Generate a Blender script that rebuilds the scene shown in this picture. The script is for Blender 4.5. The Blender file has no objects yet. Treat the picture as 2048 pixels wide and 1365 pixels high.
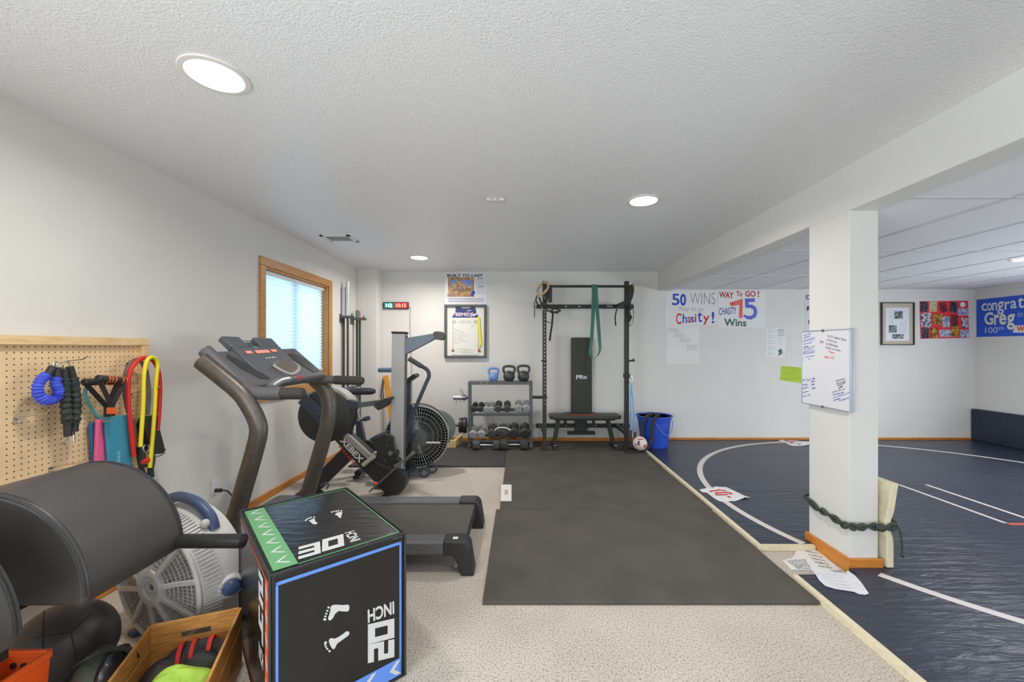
import bpy, math, random
from mathutils import Vector, Matrix
random.seed(7)
R = math.radians
SC = bpy.context.scene
COL = SC.collection

# ---------------------------------------------------------------- camera
FPX, CX, CY, CAMZ = 810.0, 1040.0, 697.0, 1.34
cam_d = bpy.data.cameras.new('camera'); cam = bpy.data.objects.new('camera', cam_d); COL.objects.link(cam)
cam.location = (0, 0, CAMZ); cam.rotation_euler = (R(90), 0, 0)
cam_d.sensor_width = 36; cam_d.lens = 36 * FPX / 2048
cam_d.shift_x = -(CX - 1024) / 2048; cam_d.shift_y = (CY - 682.5) / 2048
cam_d.clip_start = 0.05
SC.camera = cam

# ---------------------------------------------------------------- world, exposure, daylight
SC.view_settings.view_transform = 'Standard'; SC.view_settings.look = 'None'
SC.view_settings.gamma = 1; SC.view_settings.exposure = 0.3
try: SC.view_settings.use_curve_mapping = False
except Exception: pass
w = bpy.data.worlds.new('sky'); SC.world = w; w.use_nodes = True
bg = w.node_tree.nodes['Background']; bg.inputs[0].default_value = (0.62, 0.80, 1.0, 1); bg.inputs[1].default_value = 1.0

def area(name, loc, rot, sx, sy, power, col, spread=180, shape='RECTANGLE'):
    d = bpy.data.lights.new(name, 'AREA'); d.shape = shape; d.size = sx
    if shape == 'RECTANGLE': d.size_y = sy
    d.energy = power; d.color = col; d.spread = R(spread)
    o = bpy.data.objects.new(name, d); COL.objects.link(o); o.location = loc; o.rotation_euler = rot
    return o
# daylight: a window of the mat room, the egress window in the left wall; rear and left lights are added fill
area('rear_fill_light', (-0.2, -2.72, 1.0), (R(100), 0, 0), 3.2, 1.9, 32, (0.90, 0.96, 1.0))  # added soft fill from behind the camera, no door stands there
area('mat_room_window_daylight', (4.4, -2.72, 1.1), (R(98), 0, 0), 3.0, 1.7, 22, (0.84, 0.93, 1.0))
area('left_fill_light', (-2.2, -1.3, 1.10), (0, R(-93), 0), 1.0, 2.4, 100, (0.76, 0.88, 1.0))  # added light out of view, brightens the beam and ceiling; no window in this wall section
area('side_window_daylight', (6.45, 2.2, 1.15), (0, R(104), 0), 1.5, 3.6, 118, (0.82, 0.92, 1.0))
area('egress_window_daylight', (-2.95, 4.15, 1.75), (0, R(-90), 0), 1.5, 1.5, 31, (0.44, 0.72, 1.0))
LAMPS = [(-1.226, 1.63), (0.918, 3.01), (-1.22, 4.90), (0.92, 0.0), (-1.22, -1.3)]
LAMP_DIM = [0.85, 1.1, 1.55, 0.7, 0.7]
LAMP_W, LAMP_C = 11.5, (1.0, 0.95, 0.89)

# ---------------------------------------------------------------- helpers
def lin(c):
    c /= 255.0
    return c / 12.92 if c <= 0.04045 else ((c + 0.055) / 1.055) ** 2.4
def rgb(c): return (lin(c[0]), lin(c[1]), lin(c[2]), 1)
def P(px, py, Y): return Vector(((px - CX) * Y / FPX, Y, CAMZ + (CY - py) * Y / FPX))
def G(px, py, z=0.0):
    s = (py - CY) / (CAMZ - z)
    return Vector(((px - CX) / s, FPX / s, z))

def mat(name, c, rough=0.5, metal=0.0, var=0.0, vs=20, bump=0.0, bs=100, spec=0.5, emit=0, ec=None, coat=0, stretch=None, bd=0.01, c2=None, lo=0.35, hi=0.65):
    m = bpy.data.materials.new(name); m.use_nodes = True
    nt = m.node_tree; b = nt.nodes['Principled BSDF']; L = nt.links
    col = rgb(c); b.inputs['Base Color'].default_value = col
    b.inputs['Roughness'].default_value = rough; b.inputs['Metallic'].default_value = metal
    b.inputs['Specular IOR Level'].default_value = spec
    if coat: b.inputs['Coat Weight'].default_value = coat
    if emit:
        b.inputs['Emission Color'].default_value = rgb(ec or c); b.inputs['Emission Strength'].default_value = emit
    tc = nt.nodes.new('ShaderNodeTexCoord'); src = tc.outputs['Object']
    if stretch:
        mp = nt.nodes.new('ShaderNodeMapping'); mp.inputs['Scale'].default_value = stretch
        L.new(src, mp.inputs['Vector']); src = mp.outputs['Vector']
    if var or c2:
        n = nt.nodes.new('ShaderNodeTexNoise'); n.inputs['Scale'].default_value = vs; n.inputs['Detail'].default_value = 5
        L.new(src, n.inputs['Vector'])
        rp = nt.nodes.new('ShaderNodeValToRGB')
        rp.color_ramp.elements[0].position = lo; rp.color_ramp.elements[1].position = hi
        if c2:
            rp.color_ramp.elements[0].color = rgb(c2); rp.color_ramp.elements[1].color = col
        else:
            rp.color_ramp.elements[0].color = tuple(x * (1 - var) for x in col[:3]) + (1,)
            rp.color_ramp.elements[1].color = tuple(min(1, x * (1 + var)) for x in col[:3]) + (1,)
        L.new(n.outputs['Fac'], rp.inputs['Fac']); L.new(rp.outputs['Color'], b.inputs['Base Color'])
    if bump:
        n2 = nt.nodes.new('ShaderNodeTexNoise'); n2.inputs['Scale'].default_value = bs; n2.inputs['Detail'].default_value = 3
        L.new(src, n2.inputs['Vector'])
        bp = nt.nodes.new('ShaderNodeBump'); bp.inputs['Strength'].default_value = bump; bp.inputs['Distance'].default_value = bd
        L.new(n2.outputs['Fac'], bp.inputs['Height']); L.new(bp.outputs['Normal'], b.inputs['Normal'])
    return m

class B:
    """collects shapes into one mesh"""
    def __init__(s): s.v = []; s.f = []; s.mi = []; s.m = 0
    def add(s, vs, fs):
        o = len(s.v); s.v += [tuple(v) for v in vs]; s.f += [tuple(i + o for i in f) for f in fs]; s.mi += [s.m] * len(fs); return s
    def box(s, x0, x1, y0, y1, z0, z1):
        return s.hexa([(x0,y0,z0),(x1,y0,z0),(x1,y1,z0),(x0,y1,z0),(x0,y0,z1),(x1,y0,z1),(x1,y1,z1),(x0,y1,z1)])
    def hexa(s, p): return s.add(p, [(0,3,2,1),(4,5,6,7),(0,1,5,4),(1,2,6,5),(2,3,7,6),(3,0,4,7)])
    def bar(s, a, b, w, h, up=(0,0,1)):
        a = Vector(a); b = Vector(b); t = (b - a).normalized(); u = Vector(up)
        sd = t.cross(u)
        if sd.length < 1e-4: sd = t.cross(Vector((1,0,0)))
        sd.normalize(); u = sd.cross(t).normalized(); x = sd * w / 2; y = u * h / 2
        return s.hexa([a-x-y, a+x-y, b+x-y, b-x-y, a-x+y, a+x+y, b+x+y, b-x+y])
    def prism(s, pts, ext):
        """polygon of 3D points extruded by vector ext"""
        ext = Vector(ext); pts = [Vector(p) for p in pts]; n = len(pts)
        vs = pts + [p + ext for p in pts]
        fs = [tuple(range(n))[::-1], tuple(range(n, 2 * n))] + [(i, (i + 1) % n, n + (i + 1) % n, n + i) for i in range(n)]
        return s.add(vs, fs)
    def poly(s, pts): return s.add(pts, [tuple(range(len(pts)))])
    def tube(s, path, r, seg=10, closed=False, flat=1.0, up=None):
        path = [Vector(p) for p in path]; n = len(path)
        rs = r if isinstance(r, (list, tuple)) else [r] * n
        T = []
        for i in range(n):
            a = path[(i - 1) % n] if (closed or i) else path[0]; b = path[(i + 1) % n] if (closed or i < n - 1) else path[-1]
            T.append((b - a).normalized())
        u = Vector(up) if up else (Vector((0,0,1)) if abs(T[0].z) < 0.9 else Vector((1,0,0)))
        vs = []
        for i in range(n):
            if up: u = Vector(up)
            x = T[i].cross(u)
            if x.length < 1e-5: x = T[i].cross(Vector((0.3,1,0.2)))
            x.normalize(); u = x.cross(T[i]).normalized()
            for k in range(seg):
                a = 2 * math.pi * k / seg
                vs.append(path[i] + x * math.cos(a) * rs[i] + u * math.sin(a) * rs[i] * flat)
        fs = []
        for i in range(n if closed else n - 1):
            for k in range(seg):
                a = i * seg; b = ((i + 1) % n) * seg; k2 = (k + 1) % seg
                fs.append((a + k, a + k2, b + k2, b + k))
        if not closed:
            fs.append(tuple(range(seg))[::-1]); fs.append(tuple((n - 1) * seg + k for k in range(seg)))
        return s.add(vs, fs)
    def cyl(s, a, b, r, seg=20, r2=None): return s.tube([a, b], [r, r if r2 is None else r2], seg)
    def lathe(s, prof, M=None, seg=28):
        M = M or Matrix(); vs = []; n = len(prof)
        for (r, z) in prof:
            for k in range(seg):
                a = 2 * math.pi * k / seg; vs.append(M @ Vector((r * math.cos(a), r * math.sin(a), z)))
        fs = []
        for i in range(n - 1):
            for k in range(seg):
                k2 = (k + 1) % seg; fs.append((i*seg+k, i*seg+k2, (i+1)*seg+k2, (i+1)*seg+k))
        if prof[0][0] > 1e-5: fs.append(tuple(range(seg))[::-1])
        if prof[-1][0] > 1e-5: fs.append(tuple((n-1)*seg + k for k in range(seg)))
        return s.add(vs, fs)
    def ball(s, c, r, seg=20, rings=12, M=None):
        r = r if isinstance(r, (list, tuple)) else (r, r, r)
        base = Matrix.Translation(Vector(c)) @ (M or Matrix()) @ Matrix.Diagonal((r[0], r[1], r[2], 1))
        return s.lathe([(max(1e-4, math.sin(math.pi * i / rings)), -math.cos(math.pi * i / rings)) for i in range(rings + 1)], base, seg)
    def ribbon(s, path, wdir, w, t=0.002):
        """flat strap: width w along wdir (vector or list), thickness t"""
        path = [Vector(p) for p in path]; n = len(path); vs = []
        for i in range(n):
            wd = Vector(wdir[i] if isinstance(wdir, list) else wdir).normalized() * (w if not isinstance(w, list) else w[i]) / 2
            tg = (path[min(i+1, n-1)] - path[max(i-1, 0)]).normalized()
            nn = tg.cross(wd).normalized() * t / 2
            vs += [path[i]-wd-nn, path[i]+wd-nn, path[i]+wd+nn, path[i]-wd+nn]
        fs = []
        for i in range(n - 1):
            for k in range(4):
                k2 = (k + 1) % 4; fs.append((4*i+k, 4*i+k2, 4*i+4+k2, 4*i+4+k))
        fs += [(3,2,1,0), (4*n-4, 4*n-3, 4*n-2, 4*n-1)]
        return s.add(vs, fs)
    def grid(s, fn, nu, nv):
        vs = [fn(i / nu, j / nv) for j in range(nv + 1) for i in range(nu + 1)]
        return s.add(vs, [(j*(nu+1)+i, j*(nu+1)+i+1, (j+1)*(nu+1)+i+1, (j+1)*(nu+1)+i) for j in range(nv) for i in range(nu)])
    def text(s, txt, c, xv, yv, bold=0.0, fit=True, h=None, align=0.5):
        """flat lettering fitted to the box with full-width vector xv and full-height vector yv centred at c"""
        me = text_mesh(txt, bold)
        if not me: return s
        c = Vector(c); xv = Vector(xv); yv = Vector(yv)
        xs = [v[0] for v in me[0]]; ys = [v[1] for v in me[0]]
        x0, x1, y0, y1 = min(xs), max(xs), min(ys), max(ys)
        s.add([c + xv * ((v[0]-x0)/(x1-x0) - 0.5) + yv * ((v[1]-y0)/max(1e-6, y1-y0) - 0.5) for v in me[0]], me[1]); return s

_TX = {}
def text_mesh(txt, bold=0.0):
    k = (txt, bold)
    if k not in _TX:
        cu = bpy.data.curves.new('lettering_curve', 'FONT'); cu.body = txt; cu.resolution_u = 4; cu.offset = bold
        o = bpy.data.objects.new('lettering_tmp', cu)
        COL.objects.link(o); bpy.context.view_layer.update()
        m = o.to_mesh()
        _TX[k] = ([tuple(v.co) for v in m.vertices], [tuple(p.vertices) for p in m.polygons])
        o.to_mesh_clear(); bpy.data.objects.remove(o); bpy.data.curves.remove(cu)
    return _TX[k]

def spline(pts, n=6, closed=False):
    pts = [Vector(p) for p in pts]; m = len(pts); out = []
    for i in range(m if closed else m - 1):
        g = lambda k: pts[k % m] if closed else pts[max(0, min(m - 1, k))]
        a, b, c, d = g(i - 1), g(i), g(i + 1), g(i + 2)
        for j in range(n):
            t = j / n
            out.append(0.5 * ((2*b) + (c-a)*t + (2*a-5*b+4*c-d)*t*t + (3*b-a-3*c+d)*t**3))
    if not closed: out.append(pts[-1])
    return out

ORG = {}
def tag(o, label, cat, group=None, kind=None):
    if label: o['label'] = label
    if cat: o['category'] = cat
    if group: o['group'] = group
    if kind: o['kind'] = kind
    return o
def thing(name, loc, label, cat, group=None):
    o = bpy.data.objects.new(name, None); COL.objects.link(o); o.location = loc; o.empty_display_size = 0.1
    ORG[o.name] = Vector(loc)
    return tag(o, label, cat, group)
def obj(name, b, m, parent=None, bevel=0, sub=0, seg=2, label=None, angle=40, smooth=True):
    me = bpy.data.meshes.new(name)
    off = ORG[parent.name] if parent else Vector((0,0,0))
    me.from_pydata([Vector(v) - off for v in b.v], [], b.f)
    for x in (m if isinstance(m, (list, tuple)) else [m]): me.materials.append(x)
    if any(b.mi): me.polygons.foreach_set('material_index', b.mi)
    me.update(); me.validate()
    if smooth:
        me.shade_smooth(); me.set_sharp_from_angle(angle=R(angle))
    o = bpy.data.objects.new(name, me); COL.objects.link(o)
    if parent: o.parent = parent; ORG[o.name] = off
    else: ORG[o.name] = Vector((0,0,0))
    if bevel:
        mo = o.modifiers.new('edge', 'BEVEL'); mo.width = bevel; mo.segments = seg; mo.limit_method = 'ANGLE'; mo.angle_limit = R(35); mo.harden_normals = False
    if sub:
        mo = o.modifiers.new('sub', 'SUBSURF'); mo.levels = sub; mo.render_levels = sub
    if label: o['label'] = label
    return o
def struct(name, b, m, bevel=0, parent=None):
    o = obj(name, b, m, parent, bevel)
    if not parent: o['kind'] = 'structure'
    return o
def solo(name, b, m, label, cat, group=None, bevel=0, sub=0, angle=40):
    """a thing that is one mesh; its origin is moved to its base"""
    xs = [v[0] for v in b.v]; ys = [v[1] for v in b.v]; zs = [v[2] for v in b.v]
    c = Vector(((min(xs)+max(xs))/2, (min(ys)+max(ys))/2, min(zs)))
    b.v = [tuple(Vector(v) - c) for v in b.v]
    o = obj(name, b, m, None, bevel, sub, angle=angle); o.location = c; ORG[o.name] = c
    return tag(o, label, cat, group)
def copy_tree(o, loc, label, rotz=None):
    c = o.copy(); COL.objects.link(c); c.location = loc; c['label'] = label
    if rotz is not None: c.rotation_euler = (0, 0, rotz)
    for ch in o.children:
        d = ch.copy(); COL.objects.link(d); d.parent = c
        for g in ch.children:
            e = g.copy(); COL.objects.link(e); e.parent = d
    return c
X3, Y3, Z3 = Vector((1,0,0)), Vector((0,1,0)), Vector((0,0,1))

# ---------------------------------------------------------------- materials
M_wall = mat('wall_paint', (223,220,214), 0.75, var=0.015, vs=3, bump=0.12, bs=220, bd=0.002)
M_ceil = mat('ceiling_texture', (240,239,239), 0.30, var=0.05, vs=120, bump=0.8, bs=115, bd=0.005, spec=0.9, lo=0.3, hi=0.7)
M_tile = mat('ceiling_tile', (236,233,234), 0.8, var=0.03, vs=150)
M_tbar = mat('ceiling_tbar', (214,212,214), 0.5)
M_oak = mat('honey_oak', (204,150,84), 0.4, vs=14, stretch=(1.5,1.5,14), c2=(176,118,58))
M_oakx = mat('honey_oak_level', (216,142,58), 0.4, vs=10, stretch=(1,1,10), c2=(192,116,42))
M_pine = mat('pine', (236,205,156), 0.6, vs=10, stretch=(6,1.2,6), c2=(222,184,130))
M_crate = mat('crate_wood', (214,160,88), 0.5, vs=9, stretch=(2,2,10), c2=(186,128,62))
M_blk = mat('black_steel', (40,40,40), 0.45, var=0.15, vs=60)
M_blk2 = mat('black_plastic', (48,48,50), 0.5, var=0.1, vs=80)
M_char = mat('charcoal_plastic', (96,96,98), 0.5, var=0.08, vs=60)
M_gun = mat('gunmetal_tube', (98,92,86), 0.38, metal=0.5, var=0.12, vs=40)
M_rack = mat('grey_powder_coat', (92,94,98), 0.5, var=0.08, vs=50)
M_vinyl = mat('black_vinyl', (62,61,61), 0.42, bump=0.25, bs=320, bd=0.002)
M_rub = mat('rubber', (40,40,41), 0.7, var=0.15, vs=50)
M_chrome = mat('chrome', (205,206,208), 0.22, metal=1.0)
M_steel = mat('brushed_steel', (190,192,196), 0.35, metal=0.9)
M_white = mat('white_paper', (232,230,228), 0.7)
M_ink = mat('black_ink', (36,36,40), 0.7)
M_grey_ink = mat('grey_pencil', (150,150,152), 0.8)
M_red = mat('red_ink', (205,46,44), 0.6, var=0.15, vs=80)
M_blu = mat('blue_ink', (44,72,190), 0.6, var=0.2, vs=80)
M_grn = mat('dark_green_ink', (40,92,72), 0.6, var=0.2, vs=80)

# ---------------------------------------------------------------- room shell
XL, XR, YB, YF, ZC, ZD = -2.25, 6.51, 5.80, -2.75, 2.44, 2.185
def carpet_mat():
    m = mat('carpet', (214,202,186), 0.95, bump=0.6, bs=230, bd=0.006)
    nt = m.node_tree; L = nt.links; b = nt.nodes['Principled BSDF']
    tc = nt.nodes.new('ShaderNodeTexCoord')
    n = nt.nodes.new('ShaderNodeTexNoise'); n.inputs['Scale'].default_value = 120; n.inputs['Detail'].default_value = 4; n.inputs['Roughness'].default_value = 0.75
    L.new(tc.outputs['Object'], n.inputs['Vector'])
    rp = nt.nodes.new('ShaderNodeValToRGB'); e = rp.color_ramp.elements
    e[0].position = 0.36; e[0].color = rgb((126,114,100)); e[1].position = 0.56; e[1].color = rgb((217,208,196))
    x = e.new(0.46); x.color = rgb((198,188,175))
    L.new(n.outputs['Fac'], rp.inputs['Fac'])
    n2 = nt.nodes.new('ShaderNodeTexNoise'); n2.inputs['Scale'].default_value = 2.2; L.new(tc.outputs['Object'], n2.inputs['Vector'])
    mx = nt.nodes.new('ShaderNodeMix'); mx.data_type = 'RGBA'; mx.blend_type = 'MULTIPLY'
    r2 = nt.nodes.new('ShaderNodeValToRGB'); r2.color_ramp.elements[0].position = 0.3; r2.color_ramp.elements[0].color = (0.88,0.88,0.88,1); r2.color_ramp.elements[1].position = 0.6; r2.color_ramp.elements[1].color = (1,1,1,1)
    L.new(n2.outputs['Fac'], r2.inputs['Fac']); mx.inputs[0].default_value = 1.0
    L.new(rp.outputs['Color'], mx.inputs[6]); L.new(r2.outputs['Color'], mx.inputs[7]); L.new(mx.outputs[2], b.inputs['Base Color'])
    return m
struct('floor', B().box(XL-0.2, XR+0.2, YF-0.2, YB+0.2, -0.12, 0), carpet_mat())
WY0, WY1, WZ0, WZ1 = 3.56, 4.745, 0.945, 2.065          # window opening in the left wall
b = B(); T = 0.22
b.box(XL-T, XL, YF-0.2, WY0, 0, ZC+0.1).box(XL-T, XL, WY1, YB+0.2, 0, ZC+0.1).box(XL-T, XL, WY0, WY1, 0, WZ0).box(XL-T, XL, WY0, WY1, WZ1, ZC+0.1)
struct('wall_left', b, M_wall)
struct('wall_back', B().box(XL, XR, YB, YB+0.2, 0, ZC+0.1), M_wall)
struct('wall_right', B().box(XR, XR+0.2, YF-0.2, YB+0.2, 0, ZC+0.1), M_wall)
struct('wall_front', B().box(XL, XR, YF-0.2, YF, 0, ZC+0.1), M_wall)
struct('wall_corner', B().box(XL, -1.965, 5.57, YB, 0, ZC+0.05), M_wall, bevel=0.006)
struct('ceiling', B().box(XL-0.2, 2.06, YF-0.2, YB+0.2, ZC, ZC+0.15), M_ceil)
b = B().box(2.1, XR+0.2, YF-0.2, YB+0.2, ZD, ZD+0.1); b.m = 1
xs = [2.755 + 0.61*k for k in range(7)]; ys = [1.05 + 1.22*k for k in range(-3, 4)]
for x in xs: b.box(x-0.012, x+0.012, YF, YB, ZD-0.004, ZD+0.01)
for y in ys: b.box(2.14, XR, y-0.012, y+0.012, ZD-0.0045, ZD+0.01)
struct('ceiling_suspended', b, [M_tile, M_tbar])
struct('trim_beam', B().box(1.97, 2.15, YF, YB, 2.165, ZC+0.02), M_wall, bevel=0.006)
struct('wall_column', B().box(1.972, 2.147, 2.425, 2.765, 0, 2.17), M_wall, bevel=0.006)
# baseboards
def base(name, b): return struct(name, b, M_oakx, bevel=0.004)
base('baseboard_left', B().box(XL, XL+0.014, YF, 5.57, 0, 0.062))
base('baseboard_back', B().box(-1.965, XR, YB-0.014, YB, 0, 0.062))
base('baseboard_corner', B().box(XL+0.014, -1.951, 5.556, 5.57, 0, 0.062).box(-1.965, -1.951, 5.57, YB-0.014, 0, 0.062))
base('baseboard_column', B().box(1.955, 1.972, 2.408, 2.782, 0, 0.085).box(1.972, 2.165, 2.408, 2.425, 0, 0.085).box(1.972, 2.165, 2.765, 2.782, 0, 0.085))
base('baseboard_right', B().box(XR-0.014, XR, YF, YB-0.014, 0, 0.062))

# window: casing, jambs, sash, glass, cellular blind
win = bpy.data.objects.new('window_1', None); COL.objects.link(win); win.location = (XL, 4.15, WZ0); win['kind'] = 'structure'; ORG['window_1'] = Vector((XL, 4.15, WZ0))
b = B(); cw = 0.075; x0, x1 = XL, XL+0.02
b.box(x0, x1, WY0-cw, WY1+cw, WZ1, WZ1+cw).box(x0, x1, WY0-cw, WY1+cw, WZ0-cw, WZ0).box(x0, x1, WY0-cw, WY0, WZ0, WZ1).box(x0, x1, WY1, WY1+cw, WZ0, WZ1)
b.box(XL-0.14, XL, WY0-0.001, WY0+0.018, WZ0, WZ1).box(XL-0.14, XL, WY1-0.018, WY1+0.001, WZ0, WZ1).box(XL-0.14, XL, WY0, WY1, WZ1-0.018, WZ1+0.001).box(XL-0.14, XL, WY0, WY1, WZ0-0.001, WZ0+0.02)
obj('window_casing', b, M_oak, win, 0.004)
M_vin = mat('white_vinyl_sash', (225,226,228), 0.4)
b = B(); xa, xb = XL-0.20, XL-0.14
b.box(xa, xb, WY0, WY1, WZ0, WZ0+0.05).box(xa, xb, WY0, WY1, WZ1-0.05, WZ1).box(xa, xb, WY0, WY0+0.05, WZ0+0.05, WZ1-0.05).box(xa, xb, WY1-0.05, WY1, WZ0+0.05, WZ1-0.05).box(xa, xb, 4.13, 4.20, WZ0+0.05, WZ1-0.05)
obj('window_sash', b, M_vin, win, 0.003)
def glass_mat():
    m = bpy.data.materials.new('window_glass'); m.use_nodes = True; nt = m.node_tree; nt.nodes.clear()
    o = nt.nodes.new('ShaderNodeOutputMaterial'); t = nt.nodes.new('ShaderNodeBsdfTransparent'); g = nt.nodes.new('ShaderNodeBsdfGlossy'); g.inputs['Roughness'].default_value = 0.02
    fr = nt.nodes.new('ShaderNodeFresnel'); fr.inputs[0].default_value = 1.45; mx = nt.nodes.new('ShaderNodeMixShader')
    nt.links.new(fr.outputs[0], mx.inputs[0]); nt.links.new(t.outputs[0], mx.inputs[1]); nt.links.new(g.outputs[0], mx.inputs[2]); nt.links.new(mx.outputs[0], o.inputs[0]); return m
M_glass = glass_mat()
obj('window_pane', B().box(XL-0.172, XL-0.168, WY0+0.05, WY1-0.05, WZ0+0.05, WZ1-0.05), M_glass, win)
def blind_mat():
    m = bpy.data.materials.new('cellular_blind'); m.use_nodes = True; nt = m.node_tree; nt.nodes.clear()
    o = nt.nodes.new('ShaderNodeOutputMaterial'); d = nt.nodes.new('ShaderNodeBsdfDiffuse'); t = nt.nodes.new('ShaderNodeBsdfTranslucent'); mx = nt.nodes.new('ShaderNodeMixShader')
    d.inputs[0].default_value = rgb((226,234,240)); t.inputs[0].default_value = rgb((226,236,244)); mx.inputs[0].default_value = 0.6
    nt.links.new(d.outputs[0], mx.inputs[1]); nt.links.new(t.outputs[0], mx.inputs[2]); nt.links.new(mx.outputs[0], o.inputs[0]); return m
M_blind = blind_mat()
ZB = 1.105
n = 50
blind = thing('window_blind', (XL-0.06, 4.15, ZB), 'white cellular blind lowered nearly to the sill of the oak window', 'blind')
def bl(u, v):
    k = round(v * n); return (XL-0.062 + (0.007 if k % 2 else -0.007), WY0+0.022 + u*(WY1-WY0-0.044), ZB + v*(WZ1-0.055-ZB))
obj('blind_fabric', B().grid(bl, 1, n), M_blind, blind, smooth=False)
obj('head_rail', B().box(XL-0.085, XL-0.035, WY0+0.02, WY1-0.02, WZ1-0.058, WZ1-0.019), M_vin, blind, 0.004)
obj('bottom_rail', B().box(XL-0.075, XL-0.047, WY0+0.02, WY1-0.02, ZB-0.02, ZB+0.002), M_vin, blind, 0.004)
# siding seen through the gap below the blind
M_side = mat('well_siding', (214,206,204), 0.8)

# ceiling fixtures
M_trim = mat('white_trim_ring', (232,226,220), 0.5)
M_lens = mat('lamp_lens', (255,252,246), 0.5, emit=9.0, ec=(255,246,234))
names = ['recessed ceiling light high above the pegboard, closest to the camera', 'recessed ceiling light between the pull-up rack and the beam', 'recessed ceiling light near the corner barbells and wall clock',
         'recessed ceiling light behind the camera beside the beam', 'recessed ceiling light behind the camera beside the left wall']
for i, (x, y) in enumerate(LAMPS):
    t = thing('recessed_light', (x, y, ZC), names[i], 'ceiling light', 'recessed ceiling lights')
    obj('trim_ring', B().lathe([(0.098,0),(0.121,0),(0.119,-0.006),(0.100,-0.008),(0.098,0)], Matrix.Translation((x,y,ZC)), 48), M_trim, t)
    obj('lens', B().lathe([(0.0005,-0.004),(0.099,-0.004),(0.099,0.0)], Matrix.Translation((x,y,ZC)), 48), M_lens, t)
    area('recessed_light_bulb', (x, y, ZC-0.02), (0,0,0), 0.17, 0.17, LAMP_W*LAMP_DIM[i], LAMP_C, 165, 'DISK')
for i, (x, y) in enumerate([(4.75, 3.82), (4.75, 1.0), (3.3, 5.0)][:2]):
    t = thing('recessed_light', (x, y, ZD), ['recessed ceiling light in the suspended tile ceiling over the wrestling mat', 'recessed ceiling light in the tile ceiling, outside the picture'][i], 'ceiling light', 'recessed ceiling lights')
    obj('trim_ring', B().lathe([(0.07,-0.005),(0.09,-0.005),(0.089,-0.010),(0.072,-0.012),(0.07,-0.005)], Matrix.Translation((x,y,ZD)), 32), M_trim, t)
    obj('lens', B().lathe([(0.0005,-0.008),(0.071,-0.008),(0.071,-0.005)], Matrix.Translation((x,y,ZD)), 32), M_lens, t)
    area('recessed_light_bulb', (x, y, ZD-0.03), (0,0,0), 0.13, 0.13, 15, (0.95,0.96,1.0), 165, 'DISK')
# ceiling register and blank cover
v = thing('ceiling_vent', (-1.80, 4.05, ZC), 'white ceiling register above the oak window', 'vent')
b = B(); vx0, vx1, vy0, vy1 = -1.95, -1.66, 3.93, 4.17
b.box(vx0, vx1, vy0, vy0+0.03, ZC-0.008, ZC).box(vx0, vx1, vy1-0.03, vy1, ZC-0.008, ZC).box(vx0, vx0+0.03, vy0, vy1, ZC-0.008, ZC).box(vx1-0.03, vx1, vy0, vy1, ZC-0.008, ZC)
obj('vent_rim', b, M_trim, v)
b = B()
for k in range(9):
    y = vy0+0.035 + k*0.0205; b.hexa([(vx0+0.03,y,ZC-0.006),(vx1-0.03,y,ZC-0.006),(vx1-0.03,y+0.004,ZC-0.006),(vx0+0.03,y+0.004,ZC-0.006),(vx0+0.03,y+0.012,ZC-0.0005),(vx1-0.03,y+0.012,ZC-0.0005),(vx1-0.03,y+0.016,ZC-0.0005),(vx0+0.03,y+0.016,ZC-0.0005)])
obj('louvre', b, mat('vent_louvre', (236,236,236), 0.5), v)
d = thing('ceiling_sensor', (-0.18, 2.99, ZC), 'small white rectangular cover on the ceiling middle', 'ceiling sensor')
obj('cover', B().box(-0.243, -0.117, 2.95, 3.02, ZC-0.02, ZC), M_trim, d, 0.006)
obj('slot', B().box(-0.22, -0.19, 2.9495, 2.952, ZC-0.014, ZC-0.009).box(-0.178, -0.148, 2.9495, 2.952, ZC-0.014, ZC-0.009), M_rack, d)

# ---------------------------------------------------------------- floor mats
def mat_rubber():
    m = mat('stall_mat_rubber', (82,78,71), 0.8, var=0.14, vs=3.5, bump=0.5, bs=160, bd=0.004)
    return m
M_stall = mat_rubber()
M_stall2 = mat('stall_mat_rubber_dark', (66,66,66), 0.75, var=0.12, vs=5, bump=0.5, bs=160, bd=0.004)
gm = 'black rubber stall mats'
solo('rubber_mat', B().box(-0.195, 1.565, 2.11, 3.325, 0, 0.019), M_stall, 'large grey-black rubber floor mat at the front, ending on the open carpet', 'mat', gm, 0.004)
solo('rubber_mat', B().box(-0.165, 1.578, 3.329, 4.545, 0, 0.019), M_stall, 'middle grey-black rubber floor mat with a white label on its edge', 'mat', gm, 0.004)
solo('rubber_mat', B().box(-0.175, 1.588, 4.549, 5.77, 0, 0.019), M_stall, 'grey-black rubber floor mat under the weight bench and pull-up rack', 'mat', gm, 0.004)
solo('rubber_mat', B().box(-1.93, -0.18, 4.55, 5.77, 0, 0.019), M_stall2, 'dark rubber floor mat under the dumbbell rack and fan bike', 'mat', gm, 0.004)
lb = thing('product_label', (-0.12, 3.62, 0.0195), 'white label with red print stuck on the middle rubber mat edge', 'label')
LA, LBq, LC, LD = G(1002,970,0.02), G(1023,970,0.02), G(1023,1003,0.02), G(1001,1003,0.02)
obj('sheet', B().prism([LA,LBq,LC,LD], (0,0,0.001)), M_white, lb)
b = B()
for k in range(7): c_ = (LA+LC)/2+Vector((0.004,0.055-0.018*k,0.0018)); b.bar(c_-X3*0.014+Y3*0.005*(k%2), c_+X3*0.014-Y3*0.004, 0.007, 0.0006)
obj('lettering', b, M_red, lb)

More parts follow.
